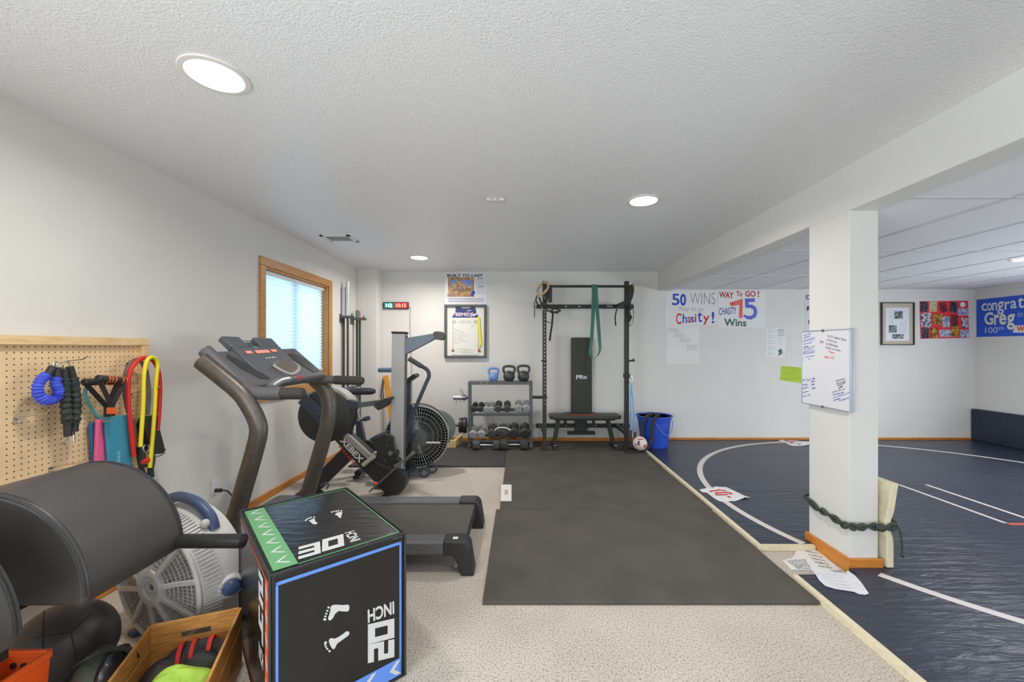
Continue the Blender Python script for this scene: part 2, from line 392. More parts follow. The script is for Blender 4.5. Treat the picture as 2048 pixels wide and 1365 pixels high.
# wrestling mat with its lines
def wmat():
    m = mat('vinyl_mat', (44,52,68), 0.33, var=0.10, vs=2.5, spec=0.4)
    nt = m.node_tree; L = nt.links; b = nt.nodes['Principled BSDF']; tc = nt.nodes.new('ShaderNodeTexCoord')
    mp = nt.nodes.new('ShaderNodeMapping'); mp.inputs['Scale'].default_value = (3.2, 20, 3); mp.inputs['Rotation'].default_value = (0,0,R(9)); L.new(tc.outputs['Object'], mp.inputs['Vector'])
    n = nt.nodes.new('ShaderNodeTexNoise'); n.inputs['Scale'].default_value = 1.3; n.inputs['Detail'].default_value = 3; n.inputs['Distortion'].default_value = 0.7; L.new(mp.outputs[0], n.inputs['Vector'])
    n2 = nt.nodes.new('ShaderNodeTexNoise'); n2.inputs['Scale'].default_value = 90; L.new(tc.outputs['Object'], n2.inputs['Vector'])
    ad = nt.nodes.new('ShaderNodeMath'); ad.operation = 'MULTIPLY_ADD'; ad.inputs[1].default_value = 0.06; L.new(n2.outputs['Fac'], ad.inputs[0]); L.new(n.outputs['Fac'], ad.inputs[2])
    bp = nt.nodes.new('ShaderNodeBump'); bp.inputs['Strength'].default_value = 0.55; bp.inputs['Distance'].default_value = 0.02; L.new(ad.outputs[0], bp.inputs['Height']); L.new(bp.outputs[0], b.inputs['Normal'])
    return m
ZM = 0.035
M_wm = wmat(); M_foam = mat('cream_foam', (226,214,182), 0.8, var=0.06, vs=30); M_line = mat('white_mat_tape', (222,214,208), 0.45); M_rline = mat('red_mat_tape', (206,84,66), 0.45); M_seam = mat('mat_seam', (40,46,54), 0.6)
wm = thing('wrestling_mat', (3.9, 3.0, 0), 'dark blue vinyl wrestling mat covering the floor beyond the column', 'wrestling mat')
ed = lambda y: 1.605 + 0.011*(y - 2.7)
N0, N1 = 2.335, 2.70         # cut-out round the column
out = [(ed(YF+0.02), YF+0.02), (6.495, YF+0.02), (6.495, 5.78), (ed(5.78), 5.78), (ed(N1), N1), (1.955, N1), (1.955, 2.785), (2.17, 2.785), (2.17, 2.405), (1.955, 2.405), (1.955, N0), (ed(N0), N0)]
b = B(); b.prism([(x, y, 0.001) for x, y in out], (0,0,ZM-0.001))
top = obj('mat_surface', b, [M_wm, M_foam], wm)
b = B(); t1 = 0.03
def strip(p, q):
    p = Vector((p[0],p[1],ZM)); q = Vector((q[0],q[1],ZM)); dv = (q-p).normalized(); nn = Vector((-dv.y, dv.x, 0))
    if nn.x > 0 and abs(dv.y) > 0.5: nn = -nn
    b.prism([p, q, q+nn*t1, p+nn*t1], (0,0,-ZM+0.001))
strip((ed(YF+0.02)-0.001, YF+0.02), (ed(N0)-0.001, N0)); strip((ed(N1)-0.001, N1), (ed(5.78)-0.001, 5.78))
p = Vector((ed(N1)-0.031, N1-0.001, ZM)); b.prism([p, p+Vector((0,-0.028,0)), Vector((1.95,N1-0.029,ZM)), Vector((1.95,N1-0.001,ZM))], (0,0,-ZM+0.001))
obj('foam_edge', b, M_foam, wm, label='cream foam edge')
def arc(cx, cy, r, w_, a0, a1, n=90, z=ZM+0.0008):
    bb = B(); vs = []
    for i in range(n+1):
        a = a0 + (a1-a0)*i/n
        for rr in (r-w_/2, r+w_/2): vs.append((cx+rr*math.cos(a), cy+rr*math.sin(a), z))
    bb.add(vs, [(2*i, 2*i+1, 2*i+3, 2*i+2) for i in range(n)]); return bb
ang = lambda x, y: math.atan2(y-3.477, x-3.904)
a0 = ang(1.955, 2.66); a1 = ang(2.055, 2.325)
obj('boundary_circle', arc(3.904, 3.477, 2.158, 0.055, a1, a0+2*math.pi-0.03, 160), M_line, wm, label='white circle line')
for x in (3.62, 3.88): obj('starting_line', B().box(x-0.016, x+0.016, 3.02, 3.87, ZM+0.0004, ZM+0.0012), M_line, wm, label='white starting line')
obj('starting_line', B().box(3.62, 4.4, 2.985, 3.02, ZM+0.0004, ZM+0.0012), M_rline, wm, label='red starting line')
b = B()
for y in (4.98, 3.70, 2.19, 0.9): b.box(ed(y)+0.01, 6.49, y-0.003, y+0.003, ZM-0.001, ZM+0.0006)
obj('seam', b, M_seam, wm)
wp = B().box(6.44, XR-0.002, 3.3, 5.782, 0.036, 0.478)
solo('wall_pad', wp, M_wm, 'dark blue wall pad standing along the wall under the blue banner', 'wall pad', None, 0.008)

# ================================================================ treadmill (lies across the room, console at the left wall)
NY, FY = 2.43, 3.065
tm = thing('treadmill', (-1.1, 2.75, 0), 'grey and black treadmill with tilted console facing the left wall', 'treadmill')
M_belt = mat('running_belt', (86,82,78), 0.85, var=0.06, vs=60)
obj('running_belt', B().box(-1.55, -0.335, 2.49, 3.0, 0.168, 0.186), M_belt, tm, 0.008)
obj('deck', B().box(-1.6, -0.42, 2.47, 3.02, 0.105, 0.163), M_blk, tm, 0.006)
obj('rear_roller', B().cyl((-0.35,2.49,0.15), (-0.35,3.0,0.15), 0.028), M_blk, tm)
for y0, y1 in ((2.375, 2.49), (3.0, 3.13)):
    obj('side_rail', B().box(-1.62, -0.43, y0+0.004, y1-0.004, 0.12, 0.199), M_char, tm, 0.012)
    b = B().prism([(-0.455,y0,0.206),(-0.325,y0,0.206),(-0.297,y0,0.178),(-0.268,y0,0.0),(-0.35,y0,0.0),(-0.385,y0,0.105),(-0.405,y0,0.118),(-0.455,y0,0.118)], (0,y1-y0,0))
    e = obj('end_cap', b, M_blk2, tm, 0.012)
    if y0 < 2.6: obj('sticker', B().box(-0.40, -0.37, 2.405, 2.435, 0.2058, 0.2064), M_white, e)
b = B()
def hood(u, v):
    x = -1.93 + 0.46*u; y = 2.40 + 0.70*v
    prof = min(1, u/0.22)**0.5 * (1 - max(0, (u-0.55)/0.45)*0.3)
    edge = min(1, min(v, 1-v)/0.06)**0.5
    return (x, y, 0.02 + 0.215*prof*(0.35+0.65*edge))
b.grid(hood, 16, 18); b.box(-1.92, -1.48, 2.41, 3.09, 0.0, 0.05)
obj('motor_hood', b, M_char, tm, angle=60)
b = B().box(-2.0, -1.45, 2.36, 2.42, 0.0, 0.08).box(-2.0, -1.45, 3.09, 3.15, 0.0, 0.08)
obj('base_frame', b, M_blk, tm, 0.01)
def pts(l, Y): return [P(x, y, Y) for x, y in l]
near = [(440,1140),(462,1065),(488,975),(508.5,904),(517,864),(512,838),(498,811),(479,785),(440,752),(402,722)]
far = [(608,1015),(617,983),(631,935),(645,887),(655,848),(658.5,815),(656,796),(648,778),(628,759)]
for l, Y, r in ((near, 2.39, 0.052), (far, 3.09, 0.056)):
    obj('upright', B().tube(spline(pts(l, Y), 5), r, 14, flat=0.7, up=(0,1,0)), M_gun, tm)
p, q = P(432,728,2.44), P(492,790,2.44)
obj('hinge_bracket', B().bar(p, q, 0.05, 0.03), M_blk, tm, 0.004)
h1 = [(410,702),(425,715),(446,735),(468,757),(484,773),(499,783),(520,787),(565,787)]
obj('handrail', B().tube(spline(pts(h1, NY), 4), 0.040, 14), M_char, tm)
obj('handrail', B().tube(spline(pts([(584,760),(630,759),(677,760.5)], 3.03), 4), 0.03, 12), M_char, tm)
M_grip = mat('foam_grip', (64,58,54), 0.75, var=0.1, vs=90)
g = obj('handgrip', B().tube([*pts([(520,787),(600,787.5)], NY), *pts([(606,788)], NY), *pts([(609,788)], NY)], [0.036,0.036,0.033,0.02], 14), M_grip, tm)
obj('handgrip', B().tube([*pts([(670,760.5),(722,762)], 3.03), *pts([(727,762)], 3.03)], [0.034,0.034,0.022], 14), M_grip, tm)
cb = [P(536,779,2.45), P(556,766,2.58), P(584,759.5,2.74), P(612,756.5,2.88), P(640,758,3.03)]
c_ = obj('cross_bar', B().tube(spline(cb, 5), 0.024, 12), M_char, tm)
obj('pulse_sensor', B().tube(spline([P(541,775,2.478), P(557,765,2.578), P(575,760.5,2.69)], 5), 0.0265, 12), M_steel, c_, label='silver pulse sensor')
obj('pulse_sensor', B().tube(spline([P(619,757,2.92), P(632,757,2.985)], 3), 0.027, 12), M_steel, c_, label='silver pulse sensor')
obj('stop_button', B().ball(P(598,757.5,2.79), (0.017,0.017,0.022)), M_red, c_, label='red stop button')
# console tray (slab) and the raised display board
A1, A2, A3, A4 = P(414,702,2.425), P(503,776,2.425), P(650,757,3.02), P(590,695,3.02)
nrm = (A2-A1).cross(A4-A1).normalized()
A3 = A3 - nrm*((A3-A1).dot(nrm))
if nrm.x < 0: nrm = -nrm
con = obj('console_tray', B().prism([A1,A2,A3,A4], -nrm*0.06), M_char, tm, 0.02, seg=3)
def onslab(u, v, h=0.002): return (A1*(1-u)+A4*u)*(1-v) + (A2*(1-u)+A3*u)*v + nrm*h
M_tray = mat('tray_dark', (58,58,60), 0.4)
for l in ([(0.10,0.2),(0.14,0.12),(0.19,0.30),(0.26,0.62),(0.27,0.86),(0.18,0.83),(0.11,0.5)], [(0.80,0.22),(0.86,0.2),(0.93,0.35),(0.96,0.6),(0.96,0.84),(0.86,0.86),(0.80,0.5)]):
    obj('cup_tray', B().prism([onslab(u,v,0.001) for u,v in l], nrm*0.003), M_tray, con)
B1, B2, B3, B4 = P(442,672,2.56), P(530,757.5,2.56), P(594,751,2.90), P(543,676.5,2.90)
n2 = (B2-B1).cross(B4-B1).normalized()
B3 = B3 - n2*((B3-B1).dot(n2))
if n2.x < 0: n2 = -n2
def onb(u, v, h=0.002): return (B1*(1-u)+B4*u)*(1-v) + (B2*(1-u)+B3*u)*v + n2*h
def bd(u0,u1,v0,v1,h0,h1): return B().prism([onb(u0,v0,h0),onb(u0,v1,h0),onb(u1,v1,h0),onb(u1,v0,h0)], n2*(h1-h0))
M_face = mat('console_face', (92,96,101), 0.45, var=0.1, vs=120)
b = B()
for a in ((0,0.33,0,0.26),(0.60,1,0,0.26),(0,1,0.26,1)): b.prism([onb(a[0],a[2],0),onb(a[0],a[3],0),onb(a[1],a[3],0),onb(a[1],a[2],0)], -n2*0.045)
b.prism([onb(0.33,0.0,-0.03),onb(0.33,0.26,-0.03),onb(0.6,0.26,-0.03),onb(0.6,0.0,-0.03)], -n2*0.015)
fb = obj('display_board', b, M_face, tm, 0.006)
M_led = mat('red_led', (236,150,130), 0.4, emit=0.3, ec=(240,130,105))
for a in ((0.15,0.27,0.37,0.43),(0.35,0.65,0.365,0.44),(0.71,0.83,0.36,0.425)):
    obj('led_window', bd(*a, 0.001, 0.003), M_led, fb, label='lit red readout')
for k in range(4):
    c = onb(0.435+0.065*k, 0.585, 0.002); obj('button', B().ball(c, (0.009,0.009,0.009)), M_steel, fb)
b = B().prism([onb(0.05,0.30,0),onb(0.05,0.305,0),onb(0.95,0.305,0),onb(0.95,0.30,0)], n2*0.0015)
for k in range(2): b.prism([onb(0.2,0.62+0.05*k,0),onb(0.2,0.626+0.05*k,0),onb(0.8,0.626+0.05*k,0),onb(0.8,0.62+0.05*k,0)], n2*0.0012)
b.prism([onb(0.44,0.70,0),onb(0.44,0.715,0),onb(0.62,0.715,0),onb(0.62,0.70,0)], n2*0.004)
obj('marking', b, M_steel, fb)
ov = [(0.38,0.80),(0.46,0.745),(0.70,0.74),(0.88,0.76),(0.97,0.86),(0.95,0.98),(0.8,1.08),(0.6,1.1),(0.46,0.98)]
sp = [onb(u,v,0.004) for u,v in ov]; cen = sum(sp, Vector())/len(sp)
obj('speaker_surround', B().prism(spline(sp, 4, True), n2*0.012), mat('console_silver', (176,172,164), 0.35, metal=0.3), fb, 0.004)
gr = [cen + (p-cen)*0.78 + n2*0.0125 - (B2-B1)*0.02 for p in sp]
obj('speaker_grille', B().prism(spline(gr, 4, True), n2*0.003), mat('grille_mesh', (104,94,80), 0.5, bump=0.8, bs=400, bd=0.004), fb)
M_ph = mat('logo_silver', (210,212,214), 0.4)
b = B()
for k in range(9): b.prism([onb(0.37+0.022*k,0.045,-0.028),onb(0.37+0.022*k,0.075-0.012*(k%3==1),-0.028),onb(0.384+0.022*k,0.075,-0.028),onb(0.384+0.022*k,0.045,-0.028)], n2*0.001)
for k in range(5): b.prism([onb(0.40+0.02*k,0.272,0.0005),onb(0.40+0.02*k,0.286,0.0005),onb(0.412+0.02*k,0.286,0.0005),onb(0.412+0.02*k,0.272,0.0005)], n2*0.001)
obj('lettering', b, M_ph, fb)
# power cord and outlet
ol = thing('wall_outlet', (XL, 2.99, 0.40), 'white wall outlet above the baseboard behind the treadmill post', 'outlet')
oy = FPX*2.25/(CX-429); oz = CAMZ + (CY-975)*oy/FPX
obj('cover_plate', B().box(XL, XL+0.006, oy-0.036, oy+0.036, oz-0.057, oz+0.057), M_vin, ol, 0.002)
b = B()
for dz in (-0.024, 0.024): b.box(XL+0.006, XL+0.008, oy-0.016, oy+0.016, oz+dz-0.014, oz+dz+0.014)
obj('socket', b, M_trim, ol, 0.001)
cd = B().cyl((XL+0.008,oy,oz-0.024),(XL+0.05,oy,oz-0.024),0.014).tube(spline([(XL+0.05,oy,oz-0.024),(XL+0.12,oy-0.02,oz-0.03),(XL+0.20,oy-0.05,oz-0.12),(XL+0.22,oy-0.1,oz-0.26),(XL+0.28,2.85,0.06),(XL+0.33,2.82,0.05)],6),0.006,8)
solo('power_cord', cd, M_blk2, 'black power cord plugged into the white wall outlet', 'cord')

# ================================================================ air rower, folded, rail standing upright
RY = 3.70
rw = thing('rowing_machine', (-1.4, 3.75, 0), 'black folded air rower with its pale rail standing upright', 'rowing machine')
M_rowb = mat('rower_black', (50,50,48), 0.5, var=0.12, vs=50)
M_blue_blk = mat('blue_black_steel', (58,65,77), 0.42, var=0.1, vs=40)
M_alu = mat('painted_rail', (178,176,172), 0.45, metal=0.1)
beam = [(596,805),(613,789),(687,867),(752,925),(797,945),(803,962),(792,984),(772,990)]
obj('main_beam', B().prism(pts(beam, 3.66), (0,0.16,0)), M_rowb, rw, 0.008)
Mf = Matrix.Translation(P(652,832,RY)) @ Matrix.Rotation(R(90), 4, 'X')
fh = obj('flywheel_housing', B().lathe([(0.0,-0.15),(0.20,-0.15),(0.238,-0.13),(0.238,0.035),(0.225,0.045),(0.0,0.045)], Mf, 48), M_rowb, rw)
b = B(); cM = P(652,832,3.70)
for i in range(25):
    a = R(100 - 95*i/24); d = Vector((math.cos(a),0,math.sin(a)))
    if i: b.hexa([c0+d0*0.236+Y3*0.0, c0+d0*0.262+Y3*0.0, c0+d*0.262+Y3*0.0, c0+d*0.236+Y3*0.0, c0+d0*0.236+Y3*0.13, c0+d0*0.262+Y3*0.13, c0+d*0.262+Y3*0.13, c0+d*0.236+Y3*0.13])
    c0, d0 = cM, d
obj('rim_guard', b, mat('pale_grey_guard', (190,186,178), 0.5), fh, label='pale grey rim guard')
obj('axle_cap', B().ball(P(637,829,3.655), (0.034,0.03,0.034)), M_blue_blk, fh)
obj('bolt', B().ball(P(613,807,3.655), (0.009,0.008,0.009)).ball(P(631,838,3.65), (0.008,0.008,0.008)), M_chrome, rw)
obj('end_strap', B().prism(pts([(595,806),(612,788),(660,836),(644,853)], 3.635), (0,0.03,0)), M_blue_blk, rw, 0.004)
obj('inner_slide', B().bar(P(692,871,3.66), P(745,919,3.66), 0.05, 0.035, up=(0,-1,0)), mat('slide_grey', (168,166,158), 0.4, metal=0.3), rw, 0.004)
obj('damper_arm', B().bar(P(633,800,3.75), P(668,836,3.75), 0.06, 0.05), M_blue_blk, rw, 0.005)
px0, px1 = P(693,868,3.70), P(705,812,3.70)
obj('monitor_post', B().bar(px0, px1, 0.07, 0.085), M_rowb, rw, 0.006)
obj('post_cap', B().bar(P(704,818,3.70), P(707,801,3.70), 0.078, 0.093), M_blue_blk, rw, 0.008)
obj('monitor_arm', B().bar(P(702,813,3.70), P(760,805,3.70), 0.04, 0.045), M_rack, rw, 0.005)
mo = obj('monitor', B().prism(pts([(746,814),(752,805),(768,798),(781,796),(768,815),(756,822)], 3.63), (0,0.16,0)), M_blk2, rw, 0.008)
obj('monitor_button', B().prism(pts([(748,812),(752,814),(754,819),(750,817)], 3.627), (0,0.004,0)), M_chrome, mo)
obj('support_leg', B().bar(P(704,899,3.72), P(612,990,3.72), 0.09, 0.125), M_blk2, rw, 0.008)
fl = G(614,990); obj('leg_foot', B().bar((fl.x,3.55,0.03),(fl.x,3.95,0.03),0.06,0.06), M_blk, rw, 0.01)
obj('transport_wheel', B().cyl((-1.80,3.62,0.03),(-1.80,3.66,0.03),0.03), M_rub, rw)
obj('hook', B().tube(spline([P(640,972,3.6),P(652,966,3.6),P(657,972,3.6),P(653,978,3.6)],4),0.008,8), M_rack, rw)
# rail
ra, rb = P(795,940,3.80), P(800,668,3.80)
rl = obj('rail', B().bar(ra, rb, 0.118, 0.105, up=(0,-1,0)), M_alu, rw, 0.006)
obj('rail_groove', B().bar(ra+Vector((0.062,0.0,0.02)), rb+Vector((0.062,0.0,-0.02)), 0.012, 0.04, up=(0,-1,0)), M_char, rl)
obj('rail_cap', B().bar(rb, rb+Vector((0.0004,0,0.018)), 0.128, 0.115, up=(0,-1,0)), M_rub, rw, 0.004)
obj('rear_foot_arm', B().prism(pts([(807,677.5),(868,667),(870,678),(807,711)], 3.76), (0,0.08,0)), mat('arm_blue_grey', (110,118,130), 0.45, metal=0.2, var=0.1, vs=60), rw, 0.004)
obj('foot_pad', B().prism(pts([(866,665),(872,663),(882,664),(889,669),(889,676),(882,681),(868,679)], 3.74), (0,0.12,0)), mat('olive_rubber', (92,92,78), 0.6), rw, 0.006)
# footrests, chain guard, handle
b = B(); b.bar(P(742,981,3.58), P(826,905,3.58), 0.10, 0.014)
obj('footplate', b, M_char, rw, 0.003)
obj('footplate', B().bar(P(748,979,3.90), P(828,907,3.90), 0.10, 0.014), M_char, rw, 0.003)
obj('heel_cup', B().prism(pts([(778,935),(779,915),(789,903),(794,908),(791,918),(800,925)], 3.54), (0,0.09,0)), M_blk, rw, 0.004)
obj('heel_cup', B().prism(pts([(782,936),(783,916),(793,905),(798,910),(795,920),(803,926)], 3.88), (0,0.09,0)), M_blk, rw, 0.004)
obj('strap_clip', B().ball(P(751,968,3.56), (0.022,0.012,0.018)), mat('orange_clip', (232,96,44), 0.5), rw, label='orange strap clip')
obj('pivot_plate', B().prism(pts([(746,880),(770,868),(786,874),(790,905),(782,940),(762,948),(750,930)], 3.67), (0,0.03,0)), M_rowb, rw, 0.006)
obj('pivot_bolt', B().cyl(P(781,907,3.66), P(781,907,3.70), 0.022).ball(P(773,892,3.665), 0.008).ball(P(770,922,3.665), 0.008), M_rack, rw)
obj('base_drum', B().lathe([(0.0,-0.08),(0.10,-0.08),(0.11,-0.07),(0.11,0.04),(0.0,0.045)], Matrix.Translation(P(790,963,3.70)) @ Matrix.Rotation(R(90),4,'X'), 32), M_rowb, rw)
ft = G(780,988); obj('front_foot', B().bar((ft.x,3.50,0.02),(ft.x,3.98,0.02),0.05,0.04), M_blk, rw, 0.008)
obj('pull_handle', B().cyl(P(726,931,3.60), P(749,913,3.60), 0.02, 14), mat('pale_grip', (176,170,160), 0.6), rw)
obj('handle_clip', B().tube(spline([P(745,910,3.62),P(752,904,3.62),P(751,914,3.62)],4), 0.010, 8), M_chrome, rw)
# lettering on the beam
dx = (P(719.5,918,3.66)-P(686,881,3.66)); up_ = Vector((-dx.z,0,dx.x)); up_ = up_.normalized()
cc = P(703.5,900.5,3.657)
obj('lettering', B().text('XEBEX', cc, dx*1.22, up_*0.055, 0.035), mat('white_print', (232,230,230), 0.5), rw)
cc2 = P(694.5,911.5,3.657)
obj('lettering', B().text('FITNESS', cc2, dx*0.98, up_*0.020, 0.03), mat('red_print', (226,44,36), 0.5), rw)

# ================================================================ air bike behind the rower
BY = 4.42
bk = thing('air_bike', (-1.4, BY, 0.019), 'dark exercise air bike with a large wire fan cage and black saddle', 'exercise bike')
M_bike = mat('bike_steel', (66,74,84), 0.42, var=0.1, vs=40)
fc = P(835,871,BY+0.02); FR = 0.335
Mfan = Matrix.Translation(fc) @ Matrix.Rotation(R(12),4,'Z') @ Matrix.Rotation(R(90),4,'X')
def fan_ring(bb, r, z, t, seg=64): bb.tube([Mfan @ Vector((r*math.cos(2*math.pi*i/seg), r*math.sin(2*math.pi*i/seg), z)) for i in range(seg)], t, 6, True)
cg = B(); cg.lathe([(FR-0.006,-0.09),(FR,-0.09),(FR,0.09),(FR-0.006,0.09),(FR-0.006,-0.09)], Mfan, 56)
cage = obj('fan_cage', cg, M_blk2, bk)
for zz in (0.09, -0.09):
    wb = B()
    fan_ring(wb, FR-0.004, zz, 0.010)
    for rr in (0.30,0.26,0.22,0.17): fan_ring(wb, rr, zz*(1+0.12*(1-rr/FR)), 0.0022)
    for k in range(64):
        a = 2*math.pi*k/64
        wb.cyl(Mfan @ Vector((0.085*math.cos(a),0.085*math.sin(a),zz*1.12)), Mfan @ Vector(((FR-0.004)*math.cos(a+0.12),(FR-0.004)*math.sin(a+0.12),zz)), 0.0021, 4)
    obj('wire_guard', wb, mat('wire_grey', (170,172,168), 0.35, metal=0.6) if zz > 0 else M_blk2, cage)
obj('hub', B().lathe([(0.0,0.12),(0.03,0.12),(0.035,0.108),(0.088,0.102),(0.09,0.085),(0.0,0.08)], Mfan, 32), M_rack, bk)
wb = B()
for k in range(12):
    a = 2*math.pi*k/12; d = Vector((math.cos(a),math.sin(a),0)); t = Vector((-math.sin(a),math.cos(a),0))
    wb.hexa([Mfan @ v for v in (d*0.09-t*0.02+Z3*-0.05, d*0.29-t*0.03+Z3*-0.05, d*0.29+t*0.02+Z3*0.05, d*0.09+t*0.01+Z3*0.05, d*0.09-t*0.016+Z3*-0.05, d*0.29-t*0.026+Z3*-0.05, d*0.29+t*0.024+Z3*0.05, d*0.09+t*0.014+Z3*0.05)])
obj('fan_wheel', wb, M_blk, bk)
b = B()
for i in range(15):                                  # rain guard / shroud round the right half of the cage
    a = R(48 - 62*i/14); d = Vector((math.cos(a), math.sin(a), 0))
    r1 = FR + 0.012; r2 = FR + 0.02 + 0.10*math.sin(math.pi*min(1, (i+2)/15))**1.0*(i/14)**0.5
    cur = [Mfan @ (d*r1 + Z3*0.07), Mfan @ (d*r2 + Z3*0.05), Mfan @ (d*r2 + Z3*-0.05), Mfan @ (d*r1 + Z3*-0.07)]
    if i: b.hexa([prv[0],prv[1],prv[2],prv[3],cur[0],cur[1],cur[2],cur[3]])
    prv = cur
obj('fan_shroud', b, mat('shroud_grey', (96,102,98), 0.5, var=0.1, vs=40), bk, angle=60)
tb = lambda l, Y, r, s=10: B().tube(spline(pts(l, Y), 6), r, s)
obj('fork_post', B().bar(P(817,950,4.26), P(817,815,4.26), 0.07, 0.06), M_blk, bk, 0.006)
b = B().prism(pts([(812,812),(818,806),(824,812),(822,868),(812,900),(807,880)], 4.21), (0,0.03,0)); obj('fork_cover', b, M_bike, bk, 0.006)
obj('main_tube', tb([(731,900),(748,882),(770,872),(792,862),(815,858)], 4.30, 0.045), M_blue_blk, bk)
obj('chain_guard', B().lathe([(0.0,-0.02),(0.085,-0.02),(0.10,-0.01),(0.10,0.02),(0.0,0.02)], Matrix.Translation(P(733,900,4.20)) @ Matrix.Rotation(R(90),4,'X'), 28), M_blk2, bk)
obj('crank', B().bar(P(733,900,4.14), P(752,921,4.14), 0.02, 0.03).bar(P(733,900,4.42), P(716,880,4.42), 0.02, 0.03), M_rack, bk, 0.003)
obj('pedal', B().bar(P(752,921,4.02), P(752,921,4.13), 0.09, 0.025), M_blk, bk, 0.005)
obj('pedal', B().bar(P(716,880,4.43), P(716,880,4.53), 0.09, 0.025), M_blk, bk, 0.005)
obj('seat_tube', B().bar(P(731,905,4.31), P(717,842,4.31), 0.06, 0.06), M_bike, bk, 0.006)
obj('seat_post', B().bar(P(717,846,4.31), P(708,795,4.31), 0.045, 0.045), M_steel, bk, 0.004)
obj('adjuster_knob', B().cyl(P(722,841,4.25), P(735,837,4.20), 0.012, 12).cyl(P(729,839,4.23), P(737,837,4.19), 0.024, 14), M_blue_blk, bk)
sb = B(); c = P(719,783,4.31); n = 28; rings = []
for j, (sc, z) in enumerate([(0.75,-0.035),(0.97,-0.02),(1.0,0.0),(0.95,0.022),(0.8,0.034),(0.45,0.038),(0.02,0.036)]):
    for i in range(n):
        a = 2*math.pi*i/n; x = math.cos(a); y = math.sin(a)
        wid = 0.115*(0.34 + 0.66/(1+math.exp(9*(x+0.05))))
        sb.v.append(tuple(c + Vector((0.165*x*sc + 0.01, wid*y*sc, z + 0.018*max(0,-x)**2))))
for j in range(6):
    for i in range(n): sb.f.append((j*n+i, j*n+(i+1)%n, (j+1)*n+(i+1)%n, (j+1)*n+i)); sb.mi.append(0)
sb.f.append(tuple(range(n))[::-1]); sb.mi.append(0)
obj('saddle', sb, mat('saddle_black', (56,58,62), 0.35, coat=0.2), bk)
obj('handle_arm', tb([(812,866),(822,838),(838,800),(853,765),(858,753),(855,741),(842,732),(820,718)], 4.16, 0.02), M_bike, bk)
obj('handle_grip', tb([(843,733),(818,717.5)], 4.16, 0.026), mat('grip_olive', (98,104,92), 0.7), bk)
obj('handle_arm', tb([(815,862),(808,805),(800,770),(793,748),(785,741),(775,740)], 4.62, 0.02), M_bike, bk)
obj('handle_grip', tb([(784,740.5),(757,740.5)], 4.62, 0.028), mat('grip_blue_grey', (98,114,146), 0.7), bk)
obj('console_post', B().bar(P(817,812,4.28), P(818,764,4.28), 0.05, 0.04), M_bike, bk, 0.004)
cs = obj('console', B().bar(P(808,768,4.30), P(834,750,4.30), 0.18, 0.04), M_blk2, bk, 0.008)
obj('foot_peg', B().cyl(P(852,886,4.20), P(880,886,4.24), 0.012), M_chrome, bk)
f0 = G(815,957,0.019)
b = B().cyl((f0.x,4.08,0.06),(f0.x,4.72,0.06),0.034)
obj('front_stabilizer', b, M_blue_blk, bk)
obj('rear_stabilizer', B().cyl((-1.66,4.14,0.06),(-1.66,4.70,0.06),0.034), M_blue_blk, bk)
obj('base_rail', B().bar((-1.66,4.42,0.075),(f0.x,4.42,0.075),0.06,0.05), M_blk, bk, 0.006)
obj('seat_strut', B().bar((-1.62,4.36,0.08), P(731,902,4.36), 0.05, 0.05), M_blk, bk, 0.005)
for x in (f0.x, -1.66):
    for y in (4.10, 4.70): obj('rubber_foot', B().cyl((x,y,0.0195),(x,y,0.045),0.03), M_rub, bk)
# pull handle with ring lying beside the bike
b = B().cyl(G(812,952,0.045), G(843,947,0.045), 0.016, 12)
ec = G(848,946,0.05); b.tube([ec + Vector((0.045*math.cos(a), 0.0, 0.045*math.sin(a)+0.0)) for a in [2*math.pi*i/20 for i in range(20)]], 0.012, 8, True)
ec2 = G(864,936,0.07); b.tube([ec2 + Vector((0.05*math.cos(a), 0.0, 0.05*math.sin(a))) for a in [2*math.pi*i/20 for i in range(20)]], 0.012, 8, True)
b.cyl(ec + Vector((0.03,0,0.03)), ec2 - Vector((0.03,0,0.02)), 0.012, 10)
obj('front_wheel_bracket', b, M_bike, bk)

# ================================================================ ray helper: where a sight line meets a plane
CAMP = Vector((0,0,CAMZ))
def hit(px, py, p0, n):
    d = Vector(((px-CX)/FPX, 1, (CY-py)/FPX)); n = Vector(n)
    return CAMP + d * ((Vector(p0)-CAMP).dot(n) / d.dot(n))

# ================================================================ plyometric box
H = 0.584; bc = Vector((-0.884,1.767,0)); bu = Vector((0.7525,0.6586,0)).normalized(); bv = Vector((-bu.y,bu.x,0))
hu, hv = 0.239, 0.355
pb = thing('plyo_box', (bc.x,bc.y,0), 'black padded jump box printed 20 and 30 INCH beside the treadmill', 'jump box')
def bp(a, c, z): return bc + bu*a*hu + bv*c*hv + Z3*z
M_pb = mat('box_vinyl', (44,45,42), 0.5, var=0.08, vs=12, bump=0.25, bs=14, bd=0.01)
M_pt = mat('box_vinyl_top', (24,25,23), 0.26, var=0.08, vs=12, bump=0.45, bs=10, bd=0.01, stretch=(1,3,1))
obj('padded_cover', B().hexa([bp(-1,-1,0),bp(1,-1,0),bp(1,1,0),bp(-1,1,0),bp(-1,-1,H),bp(1,-1,H),bp(1,1,H),bp(-1,1,H)]), M_pt, pb, 0.012, seg=3)
b = B()
E = 1.0
for zz in (H-0.001, 0.004):
    b.tube([bp(-E,-E,zz),bp(E,-E,zz),bp(E,E,zz),bp(-E,E,zz)], 0.005, 8, True)
for a, c in ((-1,-1),(1,-1),(1,1),(-1,1)): b.cyl(bp(a,c,0.004), bp(a,c,H-0.001), 0.005, 8)
obj('piping', b, M_blk2, pb)
M_pblue = mat('print_blue', (96,142,226), 0.5); M_pgreen = mat('print_green', (104,166,112), 0.5); M_por = mat('print_orange', (226,84,36), 0.5); M_pwhite = mat('print_white', (206,206,206), 0.5)
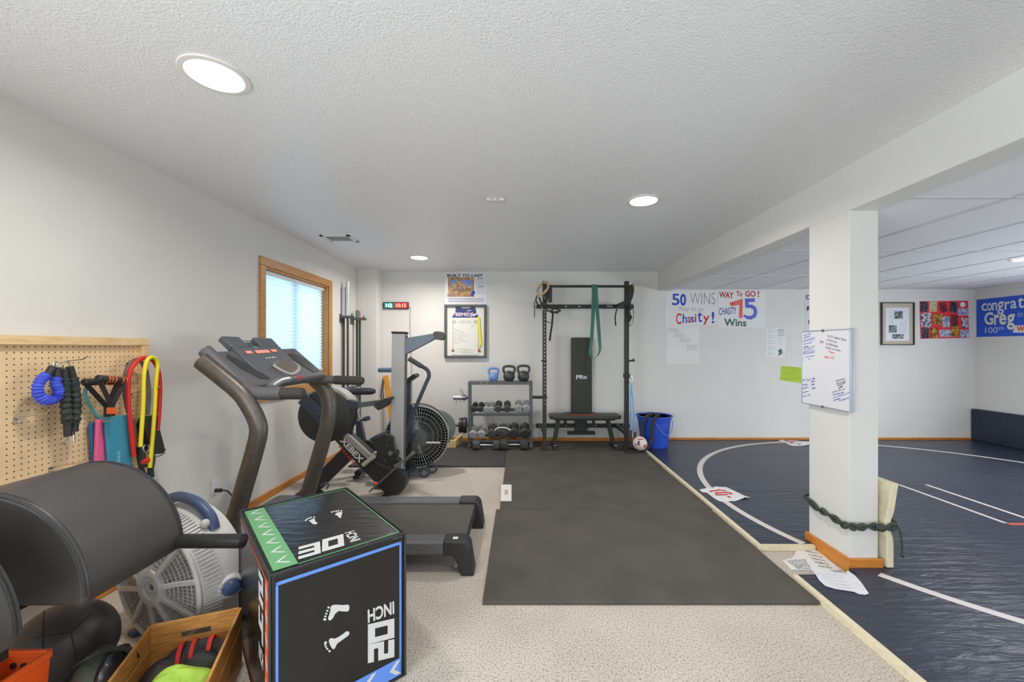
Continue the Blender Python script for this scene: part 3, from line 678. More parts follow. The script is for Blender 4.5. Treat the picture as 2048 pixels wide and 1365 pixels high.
FO = bp(0,-1,0) - bv*0.0015; TO = Vector((0,0,H+0.0015)); LO = bp(-1,0,0) - bu*0.0015
zp = lambda x, y: (480 + x*0.29674, 960 + y*0.29674)
def decal(bb, pts_, p0, n): bb.prism([hit(*zp(x,y), p0, n) for x, y in pts_], Vector(n).normalized()*0.0006)
def fq(a0, a1, z0, z1, bb, off=0): bb.prism([bp(a0,-1,z0)-bv*(0.001+off), bp(a1,-1,z0)-bv*(0.001+off), bp(a1,-1,z1)-bv*(0.001+off), bp(a0,-1,z1)-bv*(0.001+off)], -bv*0.0006)
b = B(); e = 0.93
fq(-e,-e+0.035,0.02,H-0.028,b); fq(e-0.035,e,0.02,H-0.028,b); fq(-e,e,H-0.040,H-0.028,b); fq(-e,e,0.016,0.085,b)
obj('blue_border', b, M_pblue, pb)
def tq(a0, a1, c0, c1, bb, off=0): bb.prism([bp(a0,c0,H+0.001+off), bp(a1,c0,H+0.001+off), bp(a1,c1,H+0.001+off), bp(a0,c1,H+0.001+off)], Z3*0.0006)
b = B(); tq(-0.94,-0.62,-0.95,0.95,b); tq(-0.94,0.94,-0.95,-0.935,b); tq(-0.94,0.94,0.935,0.95,b); tq(0.925,0.94,-0.95,0.95,b)
obj('green_border', b, M_pgreen, pb)
def lq(c0, c1, z0, z1, bb, off=0): bb.prism([bp(-1,c0,z0)-bu*(0.001+off), bp(-1,c1,z0)-bu*(0.001+off), bp(-1,c1,z1)-bu*(0.001+off), bp(-1,c0,z1)-bu*(0.001+off)], -bu*0.0006)
b = B(); lq(-0.94,-0.80,0.02,H-0.03,b); lq(-0.8,0.94,H-0.037,H-0.03,b); lq(-0.8,0.94,0.02,0.027,b)
obj('orange_border', b, M_por, pb)
# lettering and pictograms: cells are mapped from a unit square (x along the reading direction, y up)
TWO = [[(0,1),(1,1),(1,0.4),(0.3,0.4),(0.3,0.24),(1,0.24),(1,0),(0,0),(0,0.62),(0.7,0.62),(0.7,0.78),(0,0.78)]]
ZERO = [[(0,1),(1,1),(1,0),(0,0),(0,0.98),(0.28,0.74),(0.28,0.26),(0.72,0.26),(0.72,0.74),(0.28,0.74)]]
ZERO = [[(0,0),(1,0),(0.72,0.26),(0.28,0.26)],[(1,0),(1,1),(0.72,0.74),(0.72,0.26)],[(1,1),(0,1),(0.28,0.74),(0.72,0.74)],[(0,1),(0,0),(0.28,0.26),(0.28,0.74)]]
THREE = [[(0,1),(1,1),(1,0.78),(0,0.78)],[(0,0.61),(0.72,0.61),(0.72,0.39),(0,0.39)],[(0,0.22),(1,0.22),(1,0),(0,0)],[(0.72,0.78),(1,0.78),(1,0.22),(0.72,0.22)]]
FOUR = [[(0,1),(0.28,1),(0.28,0.6),(0,0.6)],[(0,0.6),(0.72,0.6),(0.72,0.36),(0,0.36)],[(0.72,1),(1,1),(1,0),(0.72,0)]]
def cell(bb, polys, o, ex, ey, n):
    for p in polys: bb.prism([o + ex*x + ey*y for x, y in p], n*0.0006)
b = B()
def fh_(x, y): return hit(*zp(x, y), FO, -bv)
# front face: reading direction is upwards, letters' tops point to the left
o2 = fh_(1040,1195); cell(b, TWO, o2, fh_(1040,1075)-o2, fh_(862,1238)-o2, -bv)
o0 = fh_(1040,1065); cell(b, ZERO, o0, fh_(1040,935)-o0, fh_(862,1112)-o0, -bv)
i0 = fh_(1038,818); ix = fh_(860,878)-i0; iy = fh_(1040,905)-i0
b.text('INCH', i0+ix*0.5+iy*0.5, ix, iy, 0.03)
A = [(737,850),(725,842),(690,846),(650,842),(625,845),(612,855),(607,890),(600,915),(592,935),(598,948),(612,948),(628,930),(640,905),(665,885),(695,888),(722,890),(735,880)]
C = [(735,1025),(718,1022),(695,1040),(665,1060),(640,1072),(615,1068),(602,1075),(598,1090),(605,1110),(618,1135),(630,1145),(640,1135),(655,1105),(690,1080),(725,1055),(737,1040)]
disc = lambda x, y, r: [(x+r*math.cos(2*math.pi*k/10), y+r*0.8*math.sin(2*math.pi*k/10)) for k in range(10)]
for l in (A, C): decal(b, l, FO, -bv)
for x, y, r in ((597,862,9),(589,884,8),(581,904,8),(575,922,8),(571,942,11),(577,1098,10),(574,1112,8),(579,1127,8),(588,1141,8),(603,1156,9)): decal(b, disc(x,y,r), FO, -bv)
for k in range(3):
    a_ = 0.72 - 0.42*k
    for s1 in (1,): b.prism([bp(a_,-1,0.05)-bv*0.002, bp(a_+0.12,-1,0.078)-bv*0.002, bp(a_+0.20,-1,0.078)-bv*0.002, bp(a_+0.08,-1,0.05)-bv*0.002], -bv*0.0006); b.prism([bp(a_,-1,0.05)-bv*0.002, bp(a_+0.08,-1,0.05)-bv*0.002, bp(a_+0.20,-1,0.024)-bv*0.002, bp(a_+0.12,-1,0.024)-bv*0.002], -bv*0.0006)
obj('front_lettering', b, M_pwhite, pb)
b = B()
def th(x, y): return hit(*zp(x, y), TO, Z3)
o3 = th(393,538); cell(b, THREE, o3, th(545,495)-o3, th(395,455)-o3, Z3)
o0 = th(553,488); cell(b, ZERO, o0, th(703,445)-o0, th(555,405)-o0, Z3)
i0 = th(815,405); ix = th(770,343)-i0; iy = th(745,425)-i0
b.text('INCH', i0+ix*0.5+iy*0.5+Z3*0.0006, ix, iy, 0.03)
for l in ([(640,235),(655,222),(680,218),(690,222),(685,240),(680,258),(668,258),(660,245),(645,240)], [(470,280),(478,290),(500,303),(520,298),(522,290),(508,285),(505,270),(498,262),(480,270),(460,278)]): decal(b, l, TO, Z3)
for x, y in ((618,219),(634,216),(649,213),(664,211),(683,211),(443,276),(452,267),(465,261),(479,256),(500,254)): decal(b, disc(x,y,6), TO, Z3)
for k in range(7):
    c_ = 0.80 - 0.262*k; z = H + 0.002
    b.prism([bp(-0.87,c_,z), bp(-0.73,c_+0.085,z), bp(-0.68,c_+0.085,z), bp(-0.82,c_,z)], Z3*0.0006); b.prism([bp(-0.87,c_,z), bp(-0.82,c_,z), bp(-0.68,c_-0.085,z), bp(-0.73,c_-0.085,z)], Z3*0.0006)
obj('top_lettering', b, M_pwhite, pb)
b = B()
def lp(c, z): return bp(-1,c,z) - bu*0.0018
o_ = lp(-0.62,0.44); cell(b, TWO, lp(-0.45,0.42), lp(-0.70,0.42)-lp(-0.45,0.42), Z3*0.11, -bu); cell(b, FOUR, lp(-0.45,0.29), lp(-0.70,0.29)-lp(-0.45,0.29), Z3*0.11, -bu)
b.text('INCH', lp(-0.575,0.235), lp(-0.70,0.42)-lp(-0.45,0.42), Z3*0.06, 0.03)
for k in range(6): b.prism([lp(-0.91,0.50-0.08*k), lp(-0.83,0.53-0.08*k), lp(-0.83,0.515-0.08*k), lp(-0.91,0.485-0.08*k)], -bu*0.0006)
obj('side_lettering', b, M_pwhite, pb)

# ================================================================ glute bench with half-round pads
gb = thing('glute_bench', (-1.65, 1.2, 0), 'black exercise bench with big half-round vinyl pads and a steel bar', 'exercise bench')
pc, pr = Vector((-1.65, 0, 0.575)), 0.318
def half_pad(y0, y1):
    bb = B(); n = 28; prof = []
    for i in range(n+1):
        a = math.pi*i/n; prof.append((pc.x + pr*math.cos(a), pc.z + pr*math.sin(a)))
    prof += [(pc.x-pr+0.012, pc.z-0.03), (pc.x+pr-0.012, pc.z-0.03)]
    bb.prism([(x, y0, z) for x, z in prof], (0, y1-y0, 0)); return bb
M_gv = mat('pad_vinyl', (70,68,67), 0.40, bump=0.3, bs=260, bd=0.002, var=0.05, vs=3)
for y0, y1 in ((0.73,1.083),(1.24,1.602)):
    p_ = obj('half_round_pad', half_pad(y0, y1), M_gv, gb, 0.014, seg=3, angle=50)
    for y, off in ((y0+0.002, 0.014), (y1-0.002, -0.014)):
        sb = B().tube([(pc.x+(pr-0.002)*math.cos(math.pi*i/36), y, pc.z+(pr-0.002)*math.sin(math.pi*i/36)) for i in range(37)], 0.0045, 6)
        sb.tube([(pc.x+(pr+0.0002)*math.cos(math.pi*i/36), y+off, pc.z+(pr+0.0002)*math.sin(math.pi*i/36)) for i in range(37)], 0.0016, 5)
        obj('pad_seam', sb, M_blk2, p_)
M_dkst = mat('bench_steel', (52,52,52), 0.35, metal=0.5)
b = B().cyl((-1.65,1.585,0.585), (-1.082,1.585,0.585), 0.0265, 24)
rb_ = obj('round_bar', b, M_dkst, gb)
obj('bar_plug', B().cyl((-1.0825,1.585,0.585), (-1.079,1.585,0.585), 0.022, 20), M_rub, rb_)
obj('pad_rail', B().box(-1.68,-1.62,0.70,1.665,0.488,0.544), M_dkst, gb, 0.004)
obj('pad_rail', B().box(-1.92,-1.86,0.70,1.62,0.488,0.544), M_dkst, gb, 0.004)
obj('cross_rail', B().box(-2.10,-1.50,1.13,1.19,0.43,0.487), M_dkst, gb, 0.004)
obj('post', B().box(-2.06,-2.0,1.13,1.19,0.06,0.43), M_dkst, gb, 0.004)
obj('base_rail', B().box(-2.2,-1.80,1.12,1.20,0,0.06), M_dkst, gb, 0.006)
obj('base_rail', B().box(-2.07,-1.99,0.70,1.12,0,0.06).box(-2.07,-1.99,1.20,1.56,0,0.06), M_dkst, gb, 0.006)
# medicine ball under the pads
ball = thing('medicine_ball', (-1.80,1.60,0), 'black leather medicine ball with stitched seams under the half-round pads', 'medicine ball')
bcn = Vector((-1.80,1.60,0.162))
obj('ball_cover', B().ball(bcn, 0.162, 36, 24), M_gv, ball)
bd_ = (CAMP - bcn).normalized(); e1 = bd_.cross(Z3).normalized(); e2 = e1.cross(bd_)
b = B(); j0 = (bd_ + e2*0.25 - e1*0.10).normalized()
for (a1, a2) in ((0.85,0.75),(-1.0,0.35),(0.15,-1.0)):
    path = []
    for i in range(13):
        t = i/12; v_ = (j0 + (e1*-a1 + e2*a2)*t*0.62).normalized(); path.append(bcn + v_*0.1622)
    b.tube(path, 0.0018, 6)
b.tube([bcn + (Matrix.Rotation(2*math.pi*i/40,3,bd_.cross(Z3)) @ (e1*0.35+bd_*0.2+e2).normalized())*0.1622 for i in range(40)], 0.0016, 6, True)
obj('seam', b, M_rub, ball)

# ================================================================ round floor fan
fan = thing('floor_fan', (-1.636,1.86,0), 'round light grey floor fan with blue-grey handle and knob', 'fan')
M_fan = mat('fan_grey', (206,204,202), 0.45); M_fblue = mat('fan_blue', (66,84,118), 0.4); M_fin = mat('fan_inside', (120,120,118), 0.6)
fcn = P(316,1168,1.84); fr = 0.287
fang = R(-19.0)
Mq = Matrix.Translation(fcn) @ Matrix.Rotation(fang,4,'Z') @ Matrix.Rotation(R(90),4,'X') @ Matrix.Rotation(R(3),4,'X')   # local z points out of the grille
def fp(r, a, z): return Mq @ Vector((r*math.cos(a), r*math.sin(a), z))
def ring(bb, r, z, t, seg=64, s=6): bb.tube([fp(r, 2*math.pi*i/seg, z) for i in range(seg)], t, s, True)
b = B().lathe([(fr-0.012,0.0),(fr,0.006),(fr+0.006,-0.03),(fr+0.02,-0.075),(fr+0.028,-0.14),(fr+0.02,-0.19),(fr-0.02,-0.205),(fr-0.03,-0.2),(fr-0.03,-0.02),(fr-0.012,0.0)], Mq, 64)
obj('housing', b, M_fan, fan, angle=50)
b = B()
for k in range(110):                                   # slotted band around the side
    a = 2*math.pi*k/110
    b.bar(fp(fr+0.006,a,-0.012), fp(fr+0.024,a,-0.075), 0.0065, 0.008, up=(fp(1,a,0)-fp(0,a,0)))
obj('side_louvre', b, M_fan, fan)
b = B(); ring(b, fr-0.006, 0.004, 0.012)
for k in range(10):
    a = 2*math.pi*k/10 + 0.25
    b.bar(fp(0.075,a,0.028), fp(fr-0.006,a,0.006), 0.022, 0.022, up=(fp(0,0,1)-fp(0,0,0)))
gf = obj('front_grille', b, M_fan, fan, 0.003)
b = B()
for r_, z_ in ((0.098,0.026),(0.122,0.024),(0.146,0.021),(0.170,0.018),(0.194,0.015),(0.218,0.012),(0.242,0.009),(0.264,0.006)): ring(b, r_, z_, 0.0017, 72, 5)
for k in range(80):
    a = 2*math.pi*k/80; b.bar(fp(0.085,a,0.020), fp(fr-0.012,a+0.03,0.0), 0.0024, 0.010, up=(fp(0,0,1)-fp(0,0,0)))
obj('grille_wire', b, M_fan, gf)
b = B().lathe([(0.0,0.020),(0.05,0.022),(0.055,0.034),(0.070,0.040),(0.086,0.036),(0.090,0.0),(0.0,0.0)], Mq, 40)
for r_ in (0.034,0.022): ring(b, r_, 0.026, 0.003, 40)
hb = obj('grille_hub', b, M_fan, fan)
b = B().prism([fp(0.008,R(120),0.025),fp(0.02,R(70),0.025),fp(0.012,R(10),0.025),fp(0.022,R(-40),0.025),fp(0.02,R(200),0.025)], (fp(0,0,1)-fp(0,0,0))*0.001)
obj('emblem', b, M_rack, hb)
b = B()
for k in range(5):
    a = 2*math.pi*k/5 + 0.4
    b.add([fp(0.07,a-0.35,-0.05),fp(0.25,a-0.42,-0.03),fp(0.265,a+0.2,-0.09),fp(0.07,a+0.3,-0.10)], [(0,1,2,3)])
obj('blade', b, M_fin, fan)
obj('rear_grille', B().lathe([(0.0,-0.19),(fr-0.03,-0.185),(fr-0.03,-0.195),(0.0,-0.2)], Mq, 48), M_fin, fan)
hp = [fp(fr+0.018,R(48),-0.12), fp(fr+0.05,R(58),-0.12), fp(fr+0.065,R(75),-0.12), fp(fr+0.065,R(95),-0.12), fp(fr+0.05,R(110),-0.12), fp(fr+0.018,R(120),-0.12)]
hd = obj('handle', B().tube(spline(hp,5), 0.024, 12), M_fblue, fan)
obj('handle_button', B().ball(fp(fr+0.04,R(54),-0.09), 0.02), M_fan, hd, label='pale grey button')
kn = fp(fr+0.030,R(-3),-0.105); kd = (fp(1,R(-5),0.35)-fp(0,0,0)).normalized()
Mk = Matrix.Translation(kn) @ kd.to_track_quat('Z','Y').to_matrix().to_4x4()
kb = obj('speed_knob', B().lathe([(0.038,-0.02),(0.038,0.008),(0.032,0.014),(0.030,0.026),(0.024,0.03),(0.0,0.031)], Mk, 28), M_fblue, fan)
obj('knob_surround', B().lathe([(0.056,-0.045),(0.052,0.002),(0.046,0.008),(0.036,0.006),(0.036,-0.03)], Mk, 28), M_fan, fan)
b = B(); fx = Vector((math.cos(fang), math.sin(fang), 0)); fy = Vector((-fx.y, fx.x, 0)); f0 = Vector((fcn.x, fcn.y, 0))
for s_ in (-1, 1): b.bar(f0+fx*0.16*s_-fy*0.02+Z3*0.012, f0+fx*0.16*s_+fy*0.25+Z3*0.012, 0.05, 0.024)
b.bar(f0+fx*-0.18+fy*0.1+Z3*0.018, f0+fx*0.18+fy*0.1+Z3*0.018, 0.06, 0.03)
obj('base_foot', b, M_fblue, fan, 0.006)

# ================================================================ wooden crate and what lies in it
cu, cv = Vector((0.929,0.370,0)).normalized(), Vector((0.370,-0.929,0)).normalized()
co = Vector((-1.463,1.612,0)); cwid, clen, chh = 0.292, 0.46, 0.24
cr = thing('wooden_crate', (-1.2,1.4,0), 'honey-stained wooden crate holding training gloves beside the jump box', 'crate')
def cp(a, c, z): return co + cu*a + cv*c + Z3*z
def cbox(bb, a0,a1,c0,c1,z0,z1): return bb.hexa([cp(a0,c0,z0),cp(a1,c0,z0),cp(a1,c1,z0),cp(a0,c1,z0),cp(a0,c0,z1),cp(a1,c0,z1),cp(a1,c1,z1),cp(a0,c1,z1)])
for c0 in (0, clen-0.012):                              # end boards with a hand slot
    c1 = c0+0.012; b = B(); m0, m1 = cwid*0.33, cwid*0.67
    cbox(b,0,cwid,c0,c1,0.0,0.165); cbox(b,0,cwid,c0,c1,0.192,chh); cbox(b,0,m0,c0,c1,0.165,0.192); cbox(b,m1,cwid,c0,c1,0.165,0.192)
    obj('end_board', b, M_crate, cr)
for a0 in (-0.010, cwid):
    for z0 in (0.008, 0.088, 0.168):
        obj('side_slat', cbox(B(), a0,a0+0.010,0,clen,z0,z0+0.070), M_crate, cr, 0.002)
obj('bottom_board', cbox(B(),0,cwid,0.012,clen-0.012,0.006,0.016), M_crate, cr)
M_clothk = mat('black_fabric', (58,56,56), 0.85, var=0.15, vs=120, bump=0.5, bs=90, bd=0.004)
M_redf = mat('red_trim', (214,48,34), 0.6); M_lime = mat('lime_fabric', (176,218,84), 0.8, bump=0.6, bs=25, bd=0.02)
def lump(c, r, rot=0, n=0.12, seed=0, seg=26, rings=16):
    rnd = random.Random(seed); ph = [rnd.uniform(0,6.28) for _ in range(6)]
    bb = B(); M = Matrix.Rotation(rot,4,'Z')
    for j in range(rings+1):
        th_ = math.pi*j/rings
        for i in range(seg):
            a = 2*math.pi*i/seg
            k = 1 + n*(math.sin(3*a+ph[0]+2*th_)*0.5 + math.sin(5*a+ph[1])*0.3*math.sin(th_) + math.sin(4*th_+ph[2]+a)*0.4)
            v_ = Vector((r[0]*math.sin(th_)*math.cos(a), r[1]*math.sin(th_)*math.sin(a), -r[2]*math.cos(th_)))*(k if 0<j<rings else 1)
            bb.v.append(tuple(Vector(c) + M @ v_))
    for j in range(rings):
        for i in range(seg):
            bb.f.append((j*seg+i, j*seg+(i+1)%seg, (j+1)*seg+(i+1)%seg, (j+1)*seg+i)); bb.mi.append(0)
    return bb
q = cp(0.075,0.115,0.085); solo('cloth_roll', lump(q, (0.066,0.095,0.068), R(20), 0.10, 1), M_clothk, 'rolled black cloth in the crate along its slatted side by the bag', 'cloth')
# padded glove with red trim
q = cp(0.165,0.075,0.10)
gl = thing('training_glove', (q.x,q.y,0.017), 'black training glove with red stripes in the wooden crate', 'glove')
obj('glove_body', lump(q, (0.105,0.052,0.080), R(28), 0.08, 3), M_clothk, gl)
b = B()
for k in (-0.045, -0.005, 0.05):
    ctr = q + cu*k
    b.ribbon([ctr + cv*(0.054*math.cos(R(a))) + Z3*(0.0825*math.sin(R(a))) for a in range(20,165,15)], cu+cv*0.25, 0.016, 0.004)
obj('red_stripe', b, M_redf, gl, label='red stripe')
q2 = cp(0.212,0.165,0.10); g2 = thing('training_glove', (q2.x,q2.y,0.017), 'plain black training glove lying beside the red-striped one', 'glove')
obj('glove_body', lump(q2, (0.075,0.055,0.083), R(15), 0.08, 5), M_clothk, g2)
obj('glove_thumb', lump(q2+cu*0.05-cv*0.055+Z3*0.055, (0.022,0.045,0.022), R(25), 0.05, 6), M_clothk, g2)
q = cp(0.165,0.255,0.105)
def gcloth(u, v):
    a = (u-0.5)*0.22; c_ = (v-0.5)*0.14
    return q + cu*a + cv*c_ + Z3*(0.105 - 1.2*(a*a) - 1.5*c_*c_ + 0.014*math.sin(17*u+3*v)*math.cos(11*v))
gc = B().grid(gcloth, 26, 18); n_ = len(gc.v); gc.add([Vector(v)-Z3*0.09 if i < 0 else Vector(v)-Z3*0.004 for i, v in enumerate(gc.v)], [tuple(f) for f in gc.f])
lump_c = solo('green_cloth', lump(q+Z3*0.02, (0.105,0.072,0.074), R(20), 0.14, 9), M_lime, 'crumpled lime green cloth on top in the wooden crate', 'cloth')

# dark camouflage bag between ball and crate
M_camo = mat('camo_fabric', (74,80,70), 0.55, vs=16, c2=(34,36,36), lo=0.42, hi=0.52, bump=0.4, bs=12, bd=0.02)
bg_ = thing('camo_bag', (-1.50,1.455,0), 'dark camouflage bag slumped between the medicine ball and the crate', 'bag')
obj('bag_body', lump((-1.505,1.455,0.128), (0.088,0.105,0.128), R(15), 0.07, 11), M_camo, bg_)
obj('black_flap', lump((-1.462,1.455,0.19), (0.040,0.075,0.07), R(15), 0.10, 14), mat('shiny_black', (36,38,44), 0.15), bg_)
obj('bag_strap', B().ribbon(spline([(-1.56,1.40,0.20),(-1.52,1.39,0.25),(-1.47,1.42,0.275),(-1.43,1.47,0.25),(-1.42,1.50,0.19)],5), (0.3,1,0), 0.022, 0.004), M_blk2, bg_)

# orange bin
M_orange = mat('orange_plastic', (232,92,34), 0.4, spec=0.5)
bn = thing('orange_bin', (-1.625,1.18,0), 'orange plastic bin standing under the half-round pads', 'bin')
bx0,bx1,by0,by1,bz = -1.698,-1.550,1.02,1.338,0.34
b = B(); t = 0.004; k = 0.016
o_b = [(bx0+k,by0+k),(bx1-k,by0+k),(bx1-k,by1-k),(bx0+k,by1-k)]; o_t = [(bx0,by0),(bx1,by0),(bx1,by1),(bx0,by1)]
vs = [(x,y,0.001) for x,y in o_b] + [(x,y,bz) for x,y in o_t] + [(x+(t if x<-1.62 else -t),y+(t if y<1.18 else -t),bz) for x,y in o_t] + [(x+(t if x<-1.62 else -t),y+(t if y<1.18 else -t),0.006) for x,y in o_b]
fs = [(3,2,1,0)] + [(i,(i+1)%4,4+(i+1)%4,4+i) for i in range(4)] + [(4+i,4+(i+1)%4,8+(i+1)%4,8+i) for i in range(4)] + [(8+i,8+(i+1)%4,12+(i+1)%4,12+i) for i in range(4)] + [(12,13,14,15)]
obj('bin_body', b.add(vs, fs), M_orange, bn)
b = B()
for (p_, q_) in zip(o_t, o_t[1:]+o_t[:1]): b.bar((*p_,bz-0.008),(*q_,bz-0.008),0.012,0.022)
obj('rim', b, M_orange, bn, 0.002)
b = B()
for x in (-1.665,-1.63,-1.595): b.cyl((x,by1-0.010,bz-0.045),(x,by1-0.004,bz-0.045),0.010,14)
obj('hole', b, M_blk, bn)
pp = B().add([(bx0+0.02,by0+0.05,0.20),(bx1-0.03,by0+0.04,0.20),(bx1-0.02,by1-0.08,0.285),(bx0+0.02,by1-0.05,0.285)], [(0,1,2,3)])
pp.add([(x,y,z-0.002) for x,y,z in pp.v], [(3,2,1,0)]); pp.f += [(0,4,5,1),(1,5,6,2),(2,6,7,3),(3,7,4,0)]; pp.mi += [0]*4
solo('paper_pad', pp, M_white, 'white paper lying inside the orange bin', 'paper')

# ================================================================ pegboard and what hangs on it
XP = -2.232
def peg_mat():
    m = mat('pegboard', (238,206,160), 0.6, var=0.05, vs=6); nt = m.node_tree; L = nt.links; bs = nt.nodes['Principled BSDF']
    old = bs.inputs['Base Color'].links[0].from_socket
    tc = nt.nodes.new('ShaderNodeTexCoord'); sc = nt.nodes.new('ShaderNodeVectorMath'); sc.operation = 'SCALE'; sc.inputs['Scale'].default_value = 1/0.0262; L.new(tc.outputs['Object'], sc.inputs[0])
    fr_ = nt.nodes.new('ShaderNodeVectorMath'); fr_.operation = 'FRACTION'; L.new(sc.outputs[0], fr_.inputs[0])
    sb_ = nt.nodes.new('ShaderNodeVectorMath'); sb_.operation = 'SUBTRACT'; sb_.inputs[1].default_value = (0.5,0.5,0.5); L.new(fr_.outputs[0], sb_.inputs[0])
    ml = nt.nodes.new('ShaderNodeVectorMath'); ml.operation = 'MULTIPLY'; ml.inputs[1].default_value = (0,1,1); L.new(sb_.outputs[0], ml.inputs[0])
    ln = nt.nodes.new('ShaderNodeVectorMath'); ln.operation = 'LENGTH'; L.new(ml.outputs[0], ln.inputs[0])
    lt = nt.nodes.new('ShaderNodeMath'); lt.operation = 'LESS_THAN'; lt.inputs[1].default_value = 0.125; L.new(ln.outputs['Value'], lt.inputs[0])
    mx = nt.nodes.new('ShaderNodeMix'); mx.data_type = 'RGBA'; mx.inputs[7].default_value = rgb((92,66,40)); L.new(lt.outputs[0], mx.inputs[0]); L.new(old, mx.inputs[6]); L.new(mx.outputs[2], bs.inputs['Base Color'])
    return m
pgb = thing('pegboard', (XL, 1.8, 0.18), 'tan pegboard with pine frame on the left wall', 'pegboard')
obj('board', B().box(XP-0.006, XP, 1.20, 2.40, 0.19, 1.37), peg_mat(), pgb)
obj('top_rail', B().box(XL+0.001, -2.203, 1.19, 2.412, 1.356, 1.397), M_pine, pgb, 0.002)
obj('side_rail', B().box(XL+0.001, -2.204, 2.368, 2.411, 0.18, 1.3555), M_pine, pgb, 0.002)
obj('side_rail', B().box(XL+0.001, -2.204, 1.19, 1.232, 0.18, 1.3555), M_pine, pgb, 0.002)
obj('bottom_rail', B().box(XL+0.001, -2.204, 1.233, 2.367, 0.18, 0.22), M_pine, pgb, 0.002)
def yb(px): return FPX*(-XP)/(CX-px)
def PW(x, y, d):
    Y = FPX*(-XP-d)/(CX-x); return P(x, y, Y)
def ptsw(l, d): return [PW(x, y, d) for x, y in l]
def hook(bx, by, tx, ty, label):
    Y = yb(bx); z = CAMZ-(by-CY)*Y/FPX; L_ = (tx-CX)*Y/FPX - XP; zt = CAMZ-(ty-CY)*Y/FPX - z
    t = thing('peg_hook', (XP, Y, z), label, 'hook', 'wire peg hooks')
    obj('hook_wire', B().tube(spline([(XP,Y,z),(XP+L_*0.5,Y,z+zt*0.4),(XP+L_*0.88,Y,z+zt*0.6),(XP+L_,Y,z+zt)],4), 0.0028, 8), M_chrome, t)
    obj('back_bracket', B().box(XP, XP+0.004, Y-0.008, Y+0.008, z-0.010, z+0.003).tube([(XP+0.004,Y+0.012*math.cos(a),z-0.012+0.010*math.sin(a)) for a in [math.pi+math.pi*i/8 for i in range(9)]],0.002,6), M_chrome, t)
hook(30,838,100,820,'empty wire peg hook lowest on the left side of the pegboard')
hook(101,935,165,922,'empty wire peg hook just above the half-round pad')
hook(107,729,175,712,'wire peg hook carrying the blue and the black ruffled cords')
hook(262,788,320,772,'wire peg hook crossing behind the yellow tube band')
hook(268,838,319,827,'wire peg hook carrying the black ankle strap')
hook(254,726,308,716,'wire peg hook carrying the red, grey and yellow tube bands')
hook(173,768,215,758,'wire peg hook carrying the orange-striped handles')
hook(178,849,225,838,'wire peg hook carrying the blue, pink and teal fabric bands')
M_bsleeve = mat('blue_sleeve', (70,90,214), 0.7, var=0.15, vs=60); M_ksleeve = mat('camo_sleeve', (50,56,50), 0.7, var=0.45, vs=60)
def ruffle(px_path, d, r, dens=9, seg=12):
    p_ = spline(ptsw(px_path, d), dens); rs = [r*(1+0.16*math.sin(i*1.9)+0.06*math.sin(i*4.3)) for i in range(len(p_))]; return B().tube(p_, rs, seg)
rp_ = thing('resistance_cord', (-2.15,1.94,1.08), 'blue ruffled resistance cord looped on the pegboard hook', 'resistance cord', 'ruffled resistance cords')
obj('sleeve', ruffle([(93,751),(84,758),(76,773),(77,789),(88,800),(103,801),(115,793),(116,780),(111,768),(113,755)],0.10,0.019), M_bsleeve, rp_)
for l in ([(94,752),(106,734)],[(113,755),(114,735)]): obj('end_grip', B().tube(ptsw(l,0.10),0.015,10), M_blk2, rp_)
obj('clip', B().tube(spline(ptsw([(107,733),(109,724),(114,725),(114,734)],0.10),4),0.003,6), M_chrome, rp_)
k2 = thing('resistance_cord', (-2.15,1.96,0.92), 'black camouflage ruffled resistance cord beside the blue one', 'resistance cord', 'ruffled resistance cords')
for l in ([(129,758),(130,785),(132,814),(135,846)],[(146,756),(150,785),(152,814),(149,848)]): obj('sleeve', ruffle(l,0.09,0.020), M_ksleeve, k2)
for l in ([(127,738),(129,759)],[(139,734),(146,757)],[(135,846),(136,873)],[(149,848),(148,864)]): obj('end_grip', B().tube(ptsw(l,0.09),0.015,10), M_blk2, k2)
obj('clip', B().tube(spline(ptsw([(133,872),(127,882),(129,890),(135,886),(135,873)],0.09),4),0.003,6).tube(ptsw([(148,864),(148,884)],0.09),0.004,6).tube(spline(ptsw([(127,738),(126,728),(137,722),(139,734)],0.09),4),0.003,6), M_chrome, k2)
# handles with straps
M_web = mat('black_webbing', (50,48,47), 0.8, bump=0.4, bs=300, bd=0.002); M_orf = mat('orange_fabric', (232,104,40), 0.7)
def handle_strap(a, e_, mid, Y, label):
    pa, pe, pm = PW(*a, Y), PW(*e_, Y), PW(*mid, Y)
    t = thing('pull_strap', (pm.x,pm.y,pm.z), label, 'exercise strap', 'handle straps on the pegboard')
    obj('foam_grip', B().tube([pa, pa+(pe-pa)*0.03, pa+(pe-pa)*0.97, pe], [0.013,0.018,0.018,0.013], 14), M_blk2, t)
    bb = B()
    for f in (0.30,0.40,0.52,0.78,0.9): bb.cyl(pa+(pe-pa)*f, pa+(pe-pa)*(f+0.05), 0.0188, 14)
    obj('orange_band', bb, M_orf, t, label='orange band')
    obj('strap', B().ribbon([pa+(pe-pa)*0.04, pm+Z3*0.0], (1,0,0.6), 0.026, 0.003).ribbon([pa+(pe-pa)*0.95, pm+Z3*0.0], (1,0,-0.6), 0.026, 0.003).ribbon([pm, pm-Z3*0.05], (1,0.2,0), 0.028, 0.004), M_web, t)
    return t
handle_strap((166,765),(240,763),(214,815),0.075,'strap handle with orange bands, hanging behind its twin')
t2 = handle_strap((194,757),(252,762),(224,813),0.135,'strap handle with orange bands, hanging in front of its twin')
pm = PW(222,822,0.142); obj('tag', B().bar(pm+Vector((-0.02,0,0)), pm+Vector((0.025,0.0,0)), 0.006, 0.032, up=(0,0,1)), M_orf, t2, label='orange tag')
